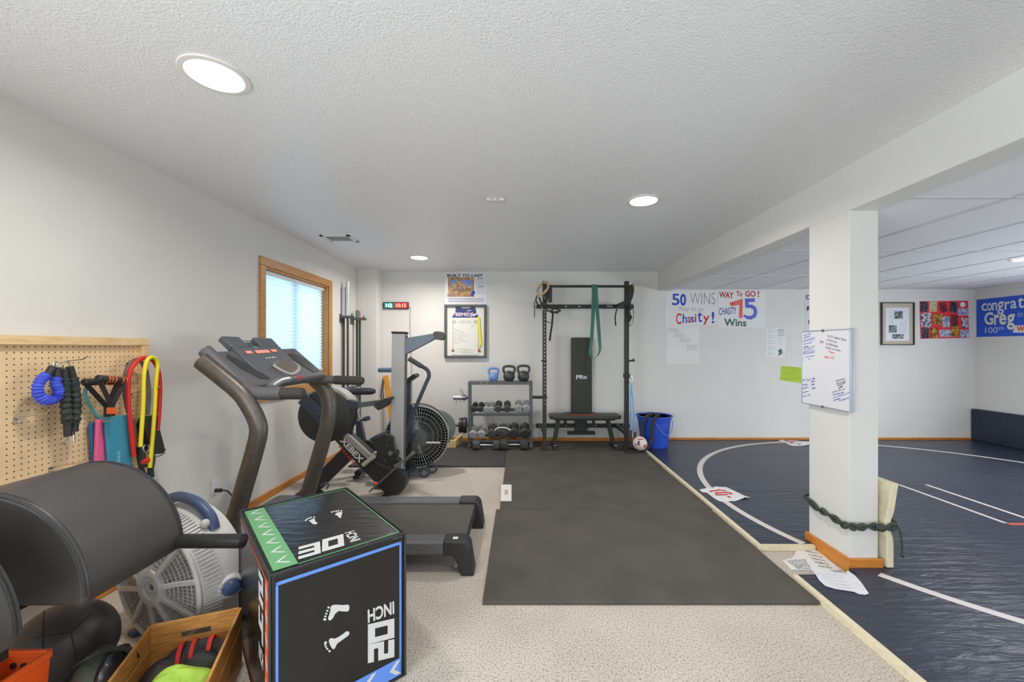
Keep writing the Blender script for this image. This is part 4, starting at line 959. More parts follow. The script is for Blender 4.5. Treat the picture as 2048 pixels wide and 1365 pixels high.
def band(name, l, Y, r, m, label, cat='resistance band', g='tube bands on the pegboard'):
    return solo(name, B().tube(spline(ptsw(l, Y), 6), r, 10), m, label, cat, g)
band('tube_band', [(203,840),(192,830),(182,816),(173,800),(170,784),(174,772)], 0.04, 0.008, mat('teal_rubber',(88,166,170),0.4), 'thin teal tube band bending beside the strap handles')
band('tube_band', [(268,914),(265,884),(260,840),(257,802),(257,765),(264,735),(284,717),(304,720),(316,740),(320,772),(319,810),(317,840),(315,862)], 0.11, 0.011, mat('red_rubber',(216,38,34),0.4), 'red tube band draped in a tall loop at the pegboard edge')
band('tube_band', [(257,826),(250,790),(250,752),(262,727),(277,720),(291,740),(298,780),(295,830)], 0.07, 0.010, mat('grey_rubber',(104,98,92),0.5), 'grey tube band looped behind the red one')
band('tube_band', [(281,894),(286,814),(288,752),(294,722),(305,715),(315,727),(312,765),(308,839),(300,936)], 0.14, 0.010, mat('yellow_rubber',(238,222,40),0.4), 'yellow tube band hanging in front of the red one')
# fabric loop bands
def fabric(l, Y, m, label):
    bb = B(); q_ = ptsw(l, Y); bb.prism([q_[0],q_[1],q_[2],q_[3]], (-0.018,0,0))
    o = solo('fabric_band', bb, m, label, 'fabric band', 'fabric loop bands', 0.006); return o
fabric([(181,848),(197,842),(197,935),(188,930)], 0.035, mat('navy_blue_fabric',(52,104,156),0.8,bump=0.3,bs=200), 'dark blue fabric loop band, partly hidden by the pink one')
fabric([(195,840),(213,838),(221,940),(192,940)], 0.06, mat('pink_fabric',(236,104,150),0.8,bump=0.3,bs=200), 'pink fabric loop band between the blue and the teal one')
tb_ = fabric([(212,836),(261,829),(266,940),(219,940)], 0.085, mat('teal_fabric',(64,150,176),0.8,bump=0.3,bs=200), 'wide teal fabric loop band with pale lettering')
b = B()
for k in range(6): q0 = PW(237, 905+k*4.5, 0.0855); b.box(q0.x, q0.x+0.0006, q0.y-0.009+(k%2)*0.004, q0.y+0.009, q0.z-0.003, q0.z+0.003)
obj('lettering', b, mat('pale_teal_print',(150,204,214),0.7), tb_)
# ankle strap with ring, snap hooks
an = thing('ankle_strap', tuple(PW(308,905,0.10)), 'black padded ankle strap with a steel ring at the pegboard edge', 'ankle strap')
obj('cuff', B().prism(ptsw([(286,834),(304,910),(333,907),(313,830)],0.115), (-0.012,0,0)), M_web, an, 0.004)
obj('cuff_loop', B().ribbon(spline(ptsw([(290,836),(284,850),(290,880),(300,905)],0.06),4), (1,0.3,0), 0.05, 0.006), M_web, an)
obj('ring', B().tube(spline(ptsw([(306,905),(308,913),(320,912),(330,905),(330,898)],0.125),4),0.004,8), M_chrome, an)
sh = thing('clip_cluster', tuple(PW(291,945,0.10)), 'bundle of black band ends and snap hooks under the yellow tube band', 'band clips')
obj('band_end', B().tube(ptsw([(280,893),(283,915),(286,935)],0.11),0.018,10).tube(ptsw([(300,930),(303,955)],0.11),0.014,10).tube(spline(ptsw([(277,905),(285,945),(298,950),(306,915),(296,900)],0.10),4),0.012,8), M_blk2, sh)
obj('snap_hook', B().tube(spline(ptsw([(290,890),(286,897),(291,906),(298,900),(296,890)],0.13),4),0.004,8), M_steel, sh)
obj('red_sleeve', B().tube(ptsw([(286,925),(296,920)],0.135),0.014,10), M_redf, sh, label='red sleeve')

# ================================================================ things on the back wall
YW = YB
def W(px, py, d=0.002):
    v = P(px, py, YW); return Vector((v.x, YW-d, v.z))
def wq(bb, x0, y0, x1, y1, d0=0.001, d1=0.003):       # a flat sheet between two depths off the wall
    return bb.prism([W(x0,y1,d0),W(x1,y1,d0),W(x1,y0,d0),W(x0,y0,d0)], (0,-(d1-d0),0))
def wpoly(bb, l, d0=0.001, d1=0.003): return bb.prism([W(x,y,d0) for x, y in l], (0,-(d1-d0),0))
def wtext(bb, s, x0, y0, x1, y1, d=0.004, bold=0.0, slant=0.0):
    c = W((x0+x1)/2,(y0+y1)/2,d); xv = W(x1,y0,d)-W(x0,y0,d); yv = W(x0,y0,d)-W(x0,y1,d)
    return bb.text(s, c, xv + Z3*(-slant*xv.length), yv, bold)
def scribble(bb, c, xv, yv, n=9, t=0.0012, seed=0):
    """one line of handwriting too small to read: a run of pen strokes"""
    r = random.Random(seed); c = Vector(c); xv = Vector(xv); yv = Vector(yv); nrm_ = xv.cross(yv).normalized()
    a = c - xv/2; k = 0; p_ = []
    for i in range(n*2+1):
        if r.random() < 0.12 and len(p_) > 2: 
            bb.ribbon(p_, nrm_, 0.0006, t); p_ = []
        p_.append(a + xv*min(1,max(0,(i+r.uniform(-0.75,0.75))/(n*2.0))) + yv*((0.5 if i % 2 else -0.5)*r.uniform(0.15,1)))
    if len(p_) > 1: bb.ribbon(p_, nrm_, 0.0006, t)
    return bb
def wscrib(bb, x0, y0, x1, y1, n=9, t=0.0035, seed=0, d=0.004):
    c = W((x0+x1)/2,(y0+y1)/2,d); return scribble(bb, c, W(x1,y0,d)-W(x0,y0,d), W(x0,y0,d)-W(x0,y1,d), n, t, seed)

# LED timer
tmr = thing('gym_timer', W(793,612,0), 'long LED wall clock with green H2 and red 10:15 digits', 'clock')
b = B(); wq(b, 768,605,818,618.5,0.004,0.034); obj('housing', b, M_blk, tmr, 0.004)
b = B(); wq(b, 770,606.5,790,617,0.0335,0.035); obj('green_window', b, mat('led_green_window',(30,120,110),0.25,emit=0.35,ec=(30,140,124)), tmr, label='green lit window')
b = B(); wq(b, 791,606.5,816.5,617,0.0335,0.035); obj('red_window', b, mat('led_red_window',(190,24,20),0.25,emit=0.55,ec=(220,26,22)), tmr, label='red lit window')
b = B(); wtext(b,'H2',773,608,786,615.5,0.036,0.03); obj('digit', b, mat('led_white',(220,255,250),0.4,emit=1.2,ec=(200,255,246)), tmr)
b = B(); wtext(b,'10:15',793,608,813.5,615.5,0.036,0.02); obj('digit', b, mat('led_red',(255,190,170),0.4,emit=1.0,ec=(255,150,130)), tmr)
solo('power_cord', B().tube(spline([W(818,614,0.02),W(821,617,0.015),W(820,640,0.008),W(821,680,0.008),W(823,720,0.01),W(824,780,0.01),W(826,850,0.03)],5),0.003,6), M_blk2, 'thin black cord hanging down from the LED wall clock', 'cord')
solo('power_cord', B().tube(spline([W(768,612,0.012),W(763,606,0.010),W(761,620,0.010),W(763,660,0.010),W(763,720,0.010),W(764,780,0.012),W(765,850,0.03)],5),0.0028,6), mat('beige_cord',(150,128,112),0.6), 'thin beige cord running down the wall corner left of the LED clock', 'cord')
# poster
po = thing('poster', W(931,609,0), 'white BUILT TO LAST poster with a building photo above the framed jersey', 'poster')
M_gloss = mat('poster_paper',(226,226,230),0.35)
b = B(); wq(b,890,545.5,972,609.5); obj('poster_sheet', b, M_gloss, po)
b = B(); wtext(b,'BUILT TO LAST',894.5,548.5,966,554.5,0.0036,0.03); wscrib(b,897,597,967,599.6,40,0.006,3,0.0036)
for y in (557.5,573.5): wq(b,955,y-0.5,967,y+0.5,0.003,0.0036)
obj('lettering', b, M_ink, po)
b = B(); wq(b,896,555,948,594,0.003,0.0034); obj('building_photo', b, mat('poster_tan',(206,164,110),0.5,vs=14,c2=(160,110,72),lo=0.4,hi=0.6), po)
b = B(); wpoly(b,[(901,560),(944,560),(944,574),(901,574)],0.0034,0.0037); obj('photo_sky', b, mat('poster_blue',(126,158,214),0.5,var=0.15,vs=12), po)
b = B(); wpoly(b,[(903,569),(912,565),(917,559),(923,562),(931,571),(944,573),(944,581),(903,581)],0.0037,0.004); obj('photo_building', b, mat('poster_white_building',(216,196,160),0.5,vs=22,c2=(150,92,44)), po)
b = B()
for k in range(9): wq(b,906+k*4,577,908+k*4,583,0.004,0.0042)
obj('photo_window', b, M_rack, po)
b = B(); wpoly(b,[(944,581),(950,583),(950,588),(945,594),(942,590)],0.0036,0.004); obj('photo_figure', b, M_blu, po)
b = B()
for k in range(12): wq(b,953,559+k*2.6,969,559.8+k*2.6,0.003,0.0034) if k != 5 else None
wq(b,896,601,967,605,0.003,0.0034)
obj('fine_print', b, mat('poster_grey',(190,192,206),0.6), po)
b = B(); b.tube(spline([W(893,592,0.004),W(897,588,0.004),W(908,586,0.004),W(913,590,0.004),W(908,595,0.004),W(896,596,0.004)],4,True),0.003,5,True,flat=0.2)
for k in range(5): wq(b,895+k*3.4,588.5,896.8+k*3.4,594,0.0036,0.004)
obj('ticket_mark', b, mat('poster_mauve',(150,130,140),0.6), po)
# framed jersey with medals
fj = thing('framed_jersey', W(931,716,0), 'dark framed display of a navy jersey, bracket sheet and medals under the poster', 'framed display')
M_frm = mat('frame_dark_green',(82,86,82),0.4); M_cream = mat('mat_board',(236,232,222),0.7)
b = B(); wq(b,889.5,610,973,614.5,0.002,0.045); wq(b,889.5,712,973,716.5,0.002,0.045); wq(b,889.5,614.5,894,712,0.002,0.045); wq(b,968.5,614.5,973,712,0.002,0.045)
obj('frame', b, M_frm, fj, 0.003)
b = B(); wq(b,893,613.5,969.5,713,0.003,0.010); obj('backing', b, M_cream, fj)
b = B(); wpoly(b,[(905,634),(911,626),(912,614),(919,614),(926,617.5),(938,617.5),(944,614),(950,614),(953,625),(957,634),(957,636),(905,636)],0.010,0.018); obj('jersey', b, mat('navy_cloth',(66,78,124),0.8,bump=0.4,bs=90), fj, 0.002)
b = B(); wtext(b,'BEMIDJI',911.5,626,947,635,0.0190,0.03); wpoly(b,[(934,622),(942,620.5),(943,622),(935,623.5)],0.018,0.0192)
obj('lettering', b, mat('jersey_letter',(236,214,220),0.6), fj)
b = B(); wpoly(b,[(945,631),(956,625),(957,627.5),(947,634)],0.018,0.0192); obj('jersey_stripe', b, M_white, fj)
b = B(); wq(b,903,636,956,710,0.010,0.020); obj('bracket_sheet', b, mat('sheet_paper',(232,230,222),0.7), fj)
b = B()
wscrib(b,920,641.5,941,644,14,0.004,5,0.0212); wscrib(b,915,645,944,647,18,0.004,6,0.0212)
for cx in (908.5,951.5):
    b.tube([W(cx,644,0.0208)+Vector((0.024*math.cos(2*math.pi*i/20),0,0.024*math.sin(2*math.pi*i/20))) for i in range(20)],0.003,5,True); wscrib(b,cx-2.5,642,cx+2.5,646,3,0.005,int(cx),0.0212)
for k in range(8): wq(b,906+ (k%2)*3,657+k*4.2,913+(k%2)*3,657.5+k*4.2,0.020,0.0206)
for k in range(7): wscrib(b,914+k%3*2,660+k*3.8,922+(k*5)%17,662+k*3.8,8,0.003,20+k,0.0212)
for k in range(4): wscrib(b,913+(k%2)*10,698+k*2.6,940+(k%2)*8,699.6+k*2.6,14,0.003,40+k,0.0212)
wscrib(b,942,651,951,654,4,0.004,60,0.0212)
obj('fine_print', b, mat('print_grey',(140,142,146),0.7), fj)
rb2 = B().ribbon([W(957.5,634,0.024),W(959,660,0.024),W(961,685,0.024),W(960.5,690,0.026),W(957.5,696,0.024)], (1,0,0), [0.03,0.032,0.033,0.03,0.012], 0.003)
obj('medal_ribbon', rb2, mat('yellow_ribbon',(238,228,40),0.5), fj, label='yellow medal ribbon')
M_brz = mat('bronze',(168,108,84),0.4,metal=0.5)
for x, y in ((906.5,701.5),(958.5,701)):
    obj('medal', B().lathe([(0.0,0.0),(0.019,0.0),(0.02,0.003),(0.016,0.005),(0.0,0.004)], Matrix.Translation(W(x,y,0.022)) @ Matrix.Rotation(R(90),4,'X'), 20), M_brz, fj)
obj('medal_cord', B().cyl(W(906.5,645,0.0225), W(906.5,699,0.0225), 0.0025, 6), mat('rose_cord',(196,140,136),0.6), fj)

# congratulation signs (hand lettering)
s5 = thing('wall_sign', W(1382,652,0), 'white handmade sign reading 50 WINS Way to go Chasity!', 'sign', 'handmade congratulation signs')
b = B(); wpoly(b,[(1330,583),(1434,582.5),(1435,651),(1330,653)]); obj('sign_board', b, M_white, s5)
b = B(); wtext(b,'5',1343.5,588,1359,611,0.004,0.015); wtext(b,'0',1360,588,1372,612,0.004,0.035)
for s_, x0, y0, x1, y1 in (('h',1365,628,1373.5,647),('s',1380.5,634,1388,645.5),('t',1395,624,1404,645),('!',1423,624,1428.5,647)): wtext(b,s_,x0,y0,x1,y1,0.004,0.018)
obj('blue_lettering', b, M_blu, s5)
b = B()
for s_, x0, y0, x1, y1 in (('C',1352,627,1362.5,649),('a',1374.5,634,1381,646),('i',1389,628.5,1392.5,645),('y',1405.5,632,1419,650)): wtext(b,s_,x0,y0,x1,y1,0.0042,0.018)
obj('red_lettering', b, M_red, s5)
b = B(); wtext(b,'WINS',1380,586,1430,609,0.004,-0.012); wtext(b,'Way to go',1356,614,1407,625,0.004,-0.012); obj('pencil_lettering', b, M_grey_ink, s5)
s7 = thing('wall_sign', W(1483,656,0), 'white handmade sign reading WAY TO GO! CHASITY 75 Wins', 'sign', 'handmade congratulation signs')
b = B(); wpoly(b,[(1435.5,582),(1531,581.5),(1530,656),(1435,656)],0.0012,0.0032); obj('sign_board', b, M_white, s7)
b = B(); wtext(b,'WAY',1438,584,1467,596.5,0.0042,0.025,0.06); wtext(b,'To',1472.5,583,1484,593.5,0.0042,0.025); wtext(b,'GO',1490,582.5,1511,594,0.0042,0.025); wtext(b,'!',1515,582.5,1518,595,0.0042,0.02); obj('red_lettering', b, mat('dark_red_ink',(176,44,34),0.6,var=0.2,vs=90), s7)
b = B(); wpoly(b,[(1458.5,606),(1485,597.5),(1485,636),(1477.5,637),(1478,610),(1461,613.5)],0.0032,0.0042); obj('numeral', b, mat('scribbled_red',(214,70,56),0.6,vs=60,c2=(236,130,116)), s7)
b = B(); p5 = [(1489.5,597.5),(1509.5,597),(1509.5,604.5),(1497,604.5),(1497,609.5),(1506,610),(1513,616.5),(1514.5,626),(1511,635),(1502,639.5),(1493,638.5),(1486,632.5),(1489,630),(1496,632.5),(1503,632),(1507.5,626),(1506,619.5),(1500,616.5),(1490,616)]
wpoly(b,p5,0.0032,0.0042); obj('numeral', b, mat('scribbled_blue',(58,66,190),0.6,vs=60,c2=(124,130,214)), s7)
b = B(); wtext(b,'CHASiTY',1437.5,615.5,1472.5,629.5,0.0042,0.01,-0.05); obj('blue_lettering', b, mat('violet_ink',(62,60,160),0.6), s7)
b = B(); wtext(b,'Wins',1448,638,1492.5,653,0.0042,0.022,0.03); obj('green_lettering', b, M_grn, s7)
# paper list below the first sign
pl = thing('paper_sheet', W(1365,728,0), 'white sheet with stepped lines of print below the 50 WINS sign', 'paper', 'paper sheets on the back wall')
b = B(); wq(b,1333,653.5,1398.5,728,0.001,0.002); obj('sheet', b, M_white, pl)
b = B()
for i, (x, y, n_) in enumerate([(1336,656.5,4),(1347.5,667,4),(1359,677,4),(1374,690,5)]):
    for k in range(n_): wscrib(b,x,y+k*2.3,x+(12 if i<3 else 6),y+1.3+k*2.3,9,0.0025,i*9+k,0.0028); wq(b,x+(13 if i<3 else 7),y+1+k*2.3,x+19+(k*7+i)%4,y+1.4+k*2.3,0.002,0.0026)
obj('fine_print', b, mat('print_grey_b',(120,120,124),0.7), pl)
nw = thing('paper_sheet', W(1550,716,0), 'white tournament sheet with blue heading and dark green eagle emblem on the back wall', 'paper', 'paper sheets on the back wall')
b = B(); wpoly(b,[(1533,656),(1571.5,658),(1570,716.5),(1531,714.5)],0.001,0.002); obj('sheet', b, M_white, nw)
b = B(); wtext(b,'NCWC',1555.5,659,1568.5,663,0.003,0.02); obj('blue_heading', b, mat('blue_print',(76,104,130),0.6), nw)
b = B(); wscrib(b,1555,664.5,1568.5,666,10,0.004,1,0.003); wscrib(b,1555.5,667.5,1567,669,9,0.004,2,0.003); wscrib(b,1554,670.5,1569,672,11,0.004,3,0.003)
for g in range(5):
    for k in range(4): wscrib(b,1536,658.5+g*11.3+k*2,1541+k%2*9,659.4+g*11.3+k*2,6,0.002,g*5+k,0.003)
for k in range(4): wscrib(b,1557,674.5+k*4.5,1566-k,675.5+k*4.5,6,0.002,70+k,0.003)
obj('fine_print', b, mat('print_grey_c',(104,98,96),0.7), nw)
b = B(); wpoly(b,[(1556,703),(1558,699.5),(1562,698),(1564,698.5),(1561.5,700.5),(1567,702),(1562,704),(1567,706.5),(1561,707),(1565,710),(1559.5,709.5),(1557.5,712.5),(1556.5,709),(1558.5,706.5)],0.002,0.003); obj('emblem', b, M_grn, nw, label='dark green eagle emblem')
p3 = thing('paper_sheet', W(1590,730,0), 'off-white printed sheet behind the whiteboard edge on the back wall', 'paper', 'paper sheets on the back wall')
b = B(); wpoly(b,[(1572.5,662.5),(1612,663),(1612,731),(1571,730)],0.001,0.002); obj('sheet', b, mat('off_white_paper',(222,220,212),0.7), p3)
b = B()
for k in range(9): wscrib(b,1574,670+k*4,1582,671+k*4,6,0.002,k,0.003)
wscrib(b,1582,704,1604,705,14,0.002,44,0.003); wscrib(b,1590,668,1602,669,8,0.002,45,0.003); wscrib(b,1588,702,1594,703,5,0.003,46,0.003)
obj('fine_print', b, mat('print_pale',(172,170,166),0.7), p3)
gp = thing('paper_sheet', W(1583,767,0), 'bright lime green paper pinned askew beside the whiteboard', 'paper', 'paper sheets on the back wall')
b = B(); wpoly(b,[(1562.5,732),(1612,736.5),(1612,768.5),(1559.5,760.5)],0.001,0.002); obj('sheet', b, mat('lime_paper',(180,206,62),0.7,var=0.05,vs=20), gp)
b = B()
for k in range(7): wscrib(b,1566,736+k*3.6,1596+k%3*5,737.6+k*3.8,18,0.002,k,0.003)
wscrib(b,1574,735,1590,737,8,0.004,90,0.003)
obj('pen_lines', b, mat('green_pen',(132,158,50),0.7), gp)
cri = thing('paper_banner', W(1613,665,0), 'narrow white banner with black letters stacked downwards behind the column', 'banner')
b = B(); wpoly(b,[(1608,587.5),(1640,588),(1640,664),(1609.5,664),(1610.5,630)],0.001,0.002); obj('sheet', b, mat('banner_paper',(216,216,218),0.7), cri)
b = B(); wtext(b,'C',1611.5,590.5,1619,599.5,0.003,0.04); wtext(b,'R',1613.5,613,1622,622,0.003,0.04); wtext(b,'I',1616.5,640,1618.5,649,0.003,0.04); obj('lettering', b, M_ink, cri)
# framed newspaper article
fa = thing('framed_article', W(1793,690,0), 'framed newspaper article with wide beige mount on the far wall right of the column', 'framed picture')
b = B(); X0,Y0_,X1,Y1_ = 1760.5,605.5,1826,690.5
wq(b,X0,Y0_,X1,Y0_+1.6,0.002,0.03); wq(b,X0,Y1_-1.6,X1,Y1_,0.002,0.03); wq(b,X0,Y0_+1.6,X0+1.6,Y1_-1.6,0.002,0.03); wq(b,X1-1.6,Y0_+1.6,X1,Y1_-1.6,0.002,0.03)
obj('frame', b, mat('dark_frame',(60,58,50),0.4), fa, 0.002)
b = B(); wq(b,X0+1,Y0_+1,X1-1,Y1_-1,0.003,0.01); obj('mount', b, mat('beige_mount',(196,186,164),0.7), fa)
b = B(); wq(b,1770,616,1816.5,682,0.010,0.012); obj('newsprint', b, mat('newsprint',(228,232,234),0.7), fa)
M_news = mat('news_photo',(70,78,74),0.7,vs=40,c2=(176,180,176),lo=0.4,hi=0.6)
b = B(); wq(b,1787,623,1804,638,0.012,0.013); wq(b,1776,651,1792,666,0.012,0.013); wq(b,1782,669,1806,678,0.012,0.013); obj('news_photo', b, M_news, fa)
b = B()
for k in range(10): wscrib(b,1776,625+k*2.4,1786,626+k*2.4,8,0.0016,k,0.0135)
for k in range(10): wscrib(b,1797,644+k*2.6,1812,645+k*2.6,9,0.0016,30+k,0.0135)
wscrib(b,1776,621,1810,622.5,20,0.002,66,0.0135)
obj('fine_print', b, mat('print_grey_d',(150,152,152),0.7), fa)
# red photo collage
rc = thing('photo_collage', W(1890,678,0), 'red poster board covered with small sports photos', 'photo collage')
cp_ = lambda x, y: (1755 + x*293/2048, 590 + y*293/2048)
b = B(); wpoly(b,[cp_(585,92),cp_(1262,82),cp_(1280,602),cp_(600,616)]); obj('board', b, mat('red_board',(226,54,58),0.6), rc)
pm_ = [mat('photo_a',(92,88,96),0.35,vs=26,c2=(30,28,34),lo=0.42,hi=0.6), mat('photo_b',(214,206,212),0.35,vs=28,c2=(66,70,96),lo=0.4,hi=0.58), mat('photo_c',(206,160,50),0.35,vs=22,c2=(96,60,30),lo=0.4,hi=0.6), mat('photo_d',(150,60,60),0.35,vs=30,c2=(40,30,40),lo=0.42,hi=0.58), mat('photo_e',(206,196,160),0.35,vs=16,c2=(150,120,70),lo=0.3,hi=0.5), mat('photo_f',(206,208,222),0.35,vs=26,c2=(110,120,160),lo=0.4,hi=0.6)]
for i, (l, k) in enumerate([([(598,95),(696,95),(696,240),(598,236)],0),([(722,96),(830,92),(828,238),(722,236)],4),([(850,122),(940,92),(978,232),(890,250)],3),([(1020,95),(1115,112),(1100,250),(998,236)],0),([(1118,190),(1268,190),(1272,290),(1120,288)],5),
    ([(598,252),(750,252),(750,350),(600,350)],1),([(776,275),(900,268),(896,420),(780,418)],2),([(902,305),(1006,305),(1002,456),(906,452)],5),([(1016,280),(1120,280),(1118,440),(1018,438)],3),([(1166,320),(1266,320),(1262,468),(1166,464)],1),
    ([(600,352),(750,352),(752,456),(606,456)],1),([(608,462),(714,460),(714,606),(612,610)],0),([(736,462),(836,460),(836,606),(736,606)],2),([(862,490),(1020,488),(1022,590),(866,588)],5),([(1026,440),(1132,440),(1134,588),(1028,586)],2),([(1150,490),(1282,490),(1282,596),(1154,596)],5)]):
    b = B(); wpoly(b,[cp_(*p_) for p_ in l],0.003,0.004+0.00005*i); obj('photo_print', b, pm_[k], rc)
obj('round_sticker', B().lathe([(0.0,0.0),(0.038,0.0),(0.038,0.001),(0.0,0.001)], Matrix.Translation(W(*cp_(1188,138),0.003)) @ Matrix.Rotation(R(90),4,'X'), 24), M_white, rc)
# blue banner on the right wall
def RW(px, py, d=0.003):
    v = hit(px, py, (XR-d,0,0), (1,0,0)); return v
bn2 = thing('congrats_banner', RW(2000,675,0), 'bright blue banner with white congrats Greg lettering', 'banner')
M_bb = mat('banner_blue',(44,92,206),0.6,var=0.06,vs=30)
L0, L1 = RW(1953,600), RW(1953,674.5); yl = L0.y; yr = 3.2
obj('banner_sheet', B().prism([(XR-0.001,yl,L1.z),(XR-0.001,yr,L1.z),(XR-0.001,yr,L0.z),(XR-0.001,yl,L0.z)], (-0.003,0,0)), M_bb, bn2)
bq = lambda x, y: (1755 + x*293/2048, 590 + y*293/2048)
def rtext(bb, s, x0, y0, x1, y1, bold=0.03, d=0.0055):
    a, c_ = RW(*bq(x0,(y0+y1)/2),d), RW(*bq(x1,(y0+y1)/2),d); hgt = (y1-y0)*293/2048*((a.y+c_.y)/2)/FPX
    return bb.text(s, (a+c_)/2, (0,-(a.y-c_.y),0), (0,0,hgt), bold)
b = B()
for s_, x0, y0, x1, y1 in (('c',1455,120,1530,225),('o',1532,115,1600,222),('n',1604,108,1672,218),('g',1676,95,1765,275),('r',1778,95,1850,205),('a',1858,80,1945,190),('t',1960,30,2048,185),('s',2055,50,2130,180)): rtext(b,s_,x0,y0,x1,y1,0.012)
obj('lettering', b, mat('banner_white',(232,232,236),0.6), bn2)
b = B()
for s_, x0, y0, x1, y1 in (('G',1495,245,1620,420),('r',1630,275,1700,420),('e',1700,270,1800,420),('g',1808,270,1920,490)): rtext(b,s_,x0,y0,x1,y1,0.025)
obj('lettering', b, mat('banner_cream',(230,232,214),0.6), bn2)
b = B(); rtext(b,'100',1505,455,1680,535,-0.005); rtext(b,'th',1690,440,1765,490,-0.005); rtext(b,'on',1955,255,2030,310,-0.01); obj('small_lettering', b, mat('banner_pale',(214,222,240),0.6), bn2)
b = B(); q_ = [RW(*bq(x,y),0.0050) for x, y in ((1890,530),(1925,430),(2100,420),(2200,420),(2200,530))]; b.prism(q_, (-0.001,0,0)); obj('patch', b, M_white, bn2)
b = B(); rtext(b,'WIN',1945,435,2150,510,0.05,0.0066); obj('orange_lettering', b, mat('banner_orange',(226,104,34),0.6), bn2)

# whiteboard on the column
wb_ = thing('whiteboard', (1.97,2.59,0.955), 'white dry-erase board with blue, black and red workout notes hung on the column', 'whiteboard')
wx = 1.950; yn, yf, zt, zb = 2.386, 2.805, 1.459, 0.960
obj('board_face', B().box(wx+0.002, 1.970, yn+0.006, yf-0.006, zb+0.006, zt-0.006), mat('whiteboard',(226,224,228),0.25), wb_)
b = B().box(wx-0.002,1.970,yn,yn+0.008,zb,zt).box(wx-0.002,1.970,yf-0.008,yf,zb,zt).box(wx-0.002,1.970,yn+0.008,yf-0.008,zt-0.008,zt).box(wx-0.002,1.970,yn+0.008,yf-0.008,zb,zb+0.008)
obj('frame', b, mat('board_frame',(186,196,204),0.35,metal=0.4), wb_, 0.002)
b = B()
for z in (zt-0.004, zb+0.004): b.box(wx-0.005, wx+0.002, 2.60, 2.615, z-0.008, z+0.006)
obj('mount_clip', b, M_rack, wb_)
def bh(x, y): return hit(x, y, (wx+0.0008,0,0), (1,0,0))
wp1 = lambda x, y: (1590 + x*120/1820, 650 + y*120/1820); wp2 = lambda x, y: (1590 + x*120/1820, 740 + y*120/1820)
def btext(bb, s, f, x0, y0, x1, y1, hpx, bold=0.0):
    a, c_ = bh(*f(x0,y0)), bh(*f(x1,y1)); hh = hpx*120/1820*((a.y+c_.y)/2)/FPX
    return bb.text(s, (a+c_)/2, c_-a, (0,0,hh), bold)
def bscr(bb, f, x0, y0, x1, y1, hpx, n, seed):
    a, c_ = bh(*f(x0,y0)), bh(*f(x1,y1)); hh = hpx*120/1820*((a.y+c_.y)/2)/FPX
    return scribble(bb, (a+c_)/2, c_-a, (0,0,hh), n, 0.0022, seed)
b = B()
btext(b,'5x5 PC',wp1,260,315,480,280,60,0.01)
for i, l in enumerate([(265,400,450,350),(260,480,590,390),(245,590,520,535),(245,690,400,650),(240,760,610,640),(250,830,560,720),(230,900,600,830),(300,980,580,940),(240,1010,260,1100),(410,1050,460,1030)]): bscr(b,wp1,*l,50,10 if i<8 else 2,i)
for l in [(220,520,610,440),(245,860,600,790)]: 
    a, c_ = bh(*wp1(l[0],l[1])), bh(*wp1(l[2],l[3])); b.ribbon([a,c_],(1,0,0),0.0006,0.002)
btext(b,'FC 5x5',wp2,235,320,470,300,70,0.0)
for i, l in enumerate([(215,470,380,450),(230,570,400,530),(230,690,410,650),(210,830,470,750),(520,280,600,260),(490,370,610,340),(500,460,600,430),(510,570,620,540)]): bscr(b,wp2,*l,60,7,50+i)
for i, l in enumerate([(1150,760,1480,690),(1150,860,1640,700),(1170,930,1370,880),(1330,950,1650,850)]): bscr(b,wp2,*l,55,12,80+i)
obj('blue_lettering', b, mat('blue_marker',(84,84,196),0.6), wb_)
b = B(); btext(b,'3x',wp1,745,510,880,510,85,0.0); btext(b,"1x 25' meter Row",wp1,985,330,1550,460,75,0.0); btext(b,'10 Pull ups',wp1,965,460,1265,530,70,0.0); btext(b,'10 DB Rows',wp1,945,575,1300,650,75,0.0); btext(b,'10 Bent row jumps',wp1,925,690,1385,790,75,0.0)
for i, l in enumerate([(1240,350,1500,270),(1260,430,1530,340),(1290,490,1520,390),(1320,560,1450,490),(1130,690,1520,570)]): bscr(b,wp2,*l,55,10,120+i)
obj('black_lettering', b, mat('black_marker',(66,64,72),0.6), wb_)
b = B(); btext(b,'Then',wp1,1010,820,1190,850,70,0.01); btext(b,'abs x2',wp1,890,970,1190,1000,80,0.01); obj('red_lettering', b, mat('red_marker',(226,100,84),0.6), wb_)

# foam pad strapped to the column
fpd = thing('column_pad', (2.18,2.6,0), 'cream foam pad wrapped against the column by a tied belt', 'foam pad')
b = B(); n = 14; pr_ = []
for i in range(n+1):
    z = 0.037 + i/n*0.50; t_ = i/n
    bulge = 0.030*max(0,(t_-0.55)/0.45)**1.4 - 0.014*math.exp(-((z-0.285)/0.05)**2)
    pr_.append((z, 2.176+bulge, 0.040 - 0.010*math.exp(-((z-0.285)/0.06)**2)))
prof = [(x, z) for z, x, t_ in pr_] + [(x+t_, z) for z, x, t_ in reversed(pr_)]
b.prism([(x, 2.40, z) for x, z in prof], (0,0.42,0))
obj('foam_sheet', b, M_foam, fpd, 0.004)
b = B(); b.prism([(2.168,2.786,0.037),(2.168,2.826,0.037),(2.04,2.826,0.037),(2.04,2.786,0.037)], (0,0,0.49)); obj('foam_sheet', b, M_foam, fpd, 0.004)
M_belt2 = mat('braided_belt',(58,66,56),0.7,var=0.4,vs=90)
bl_ = thing('tied_belt', (2.1,2.4,0.28), 'black and green twisted belt knotted round the column and foam pad', 'belt')
x_ = 1.955
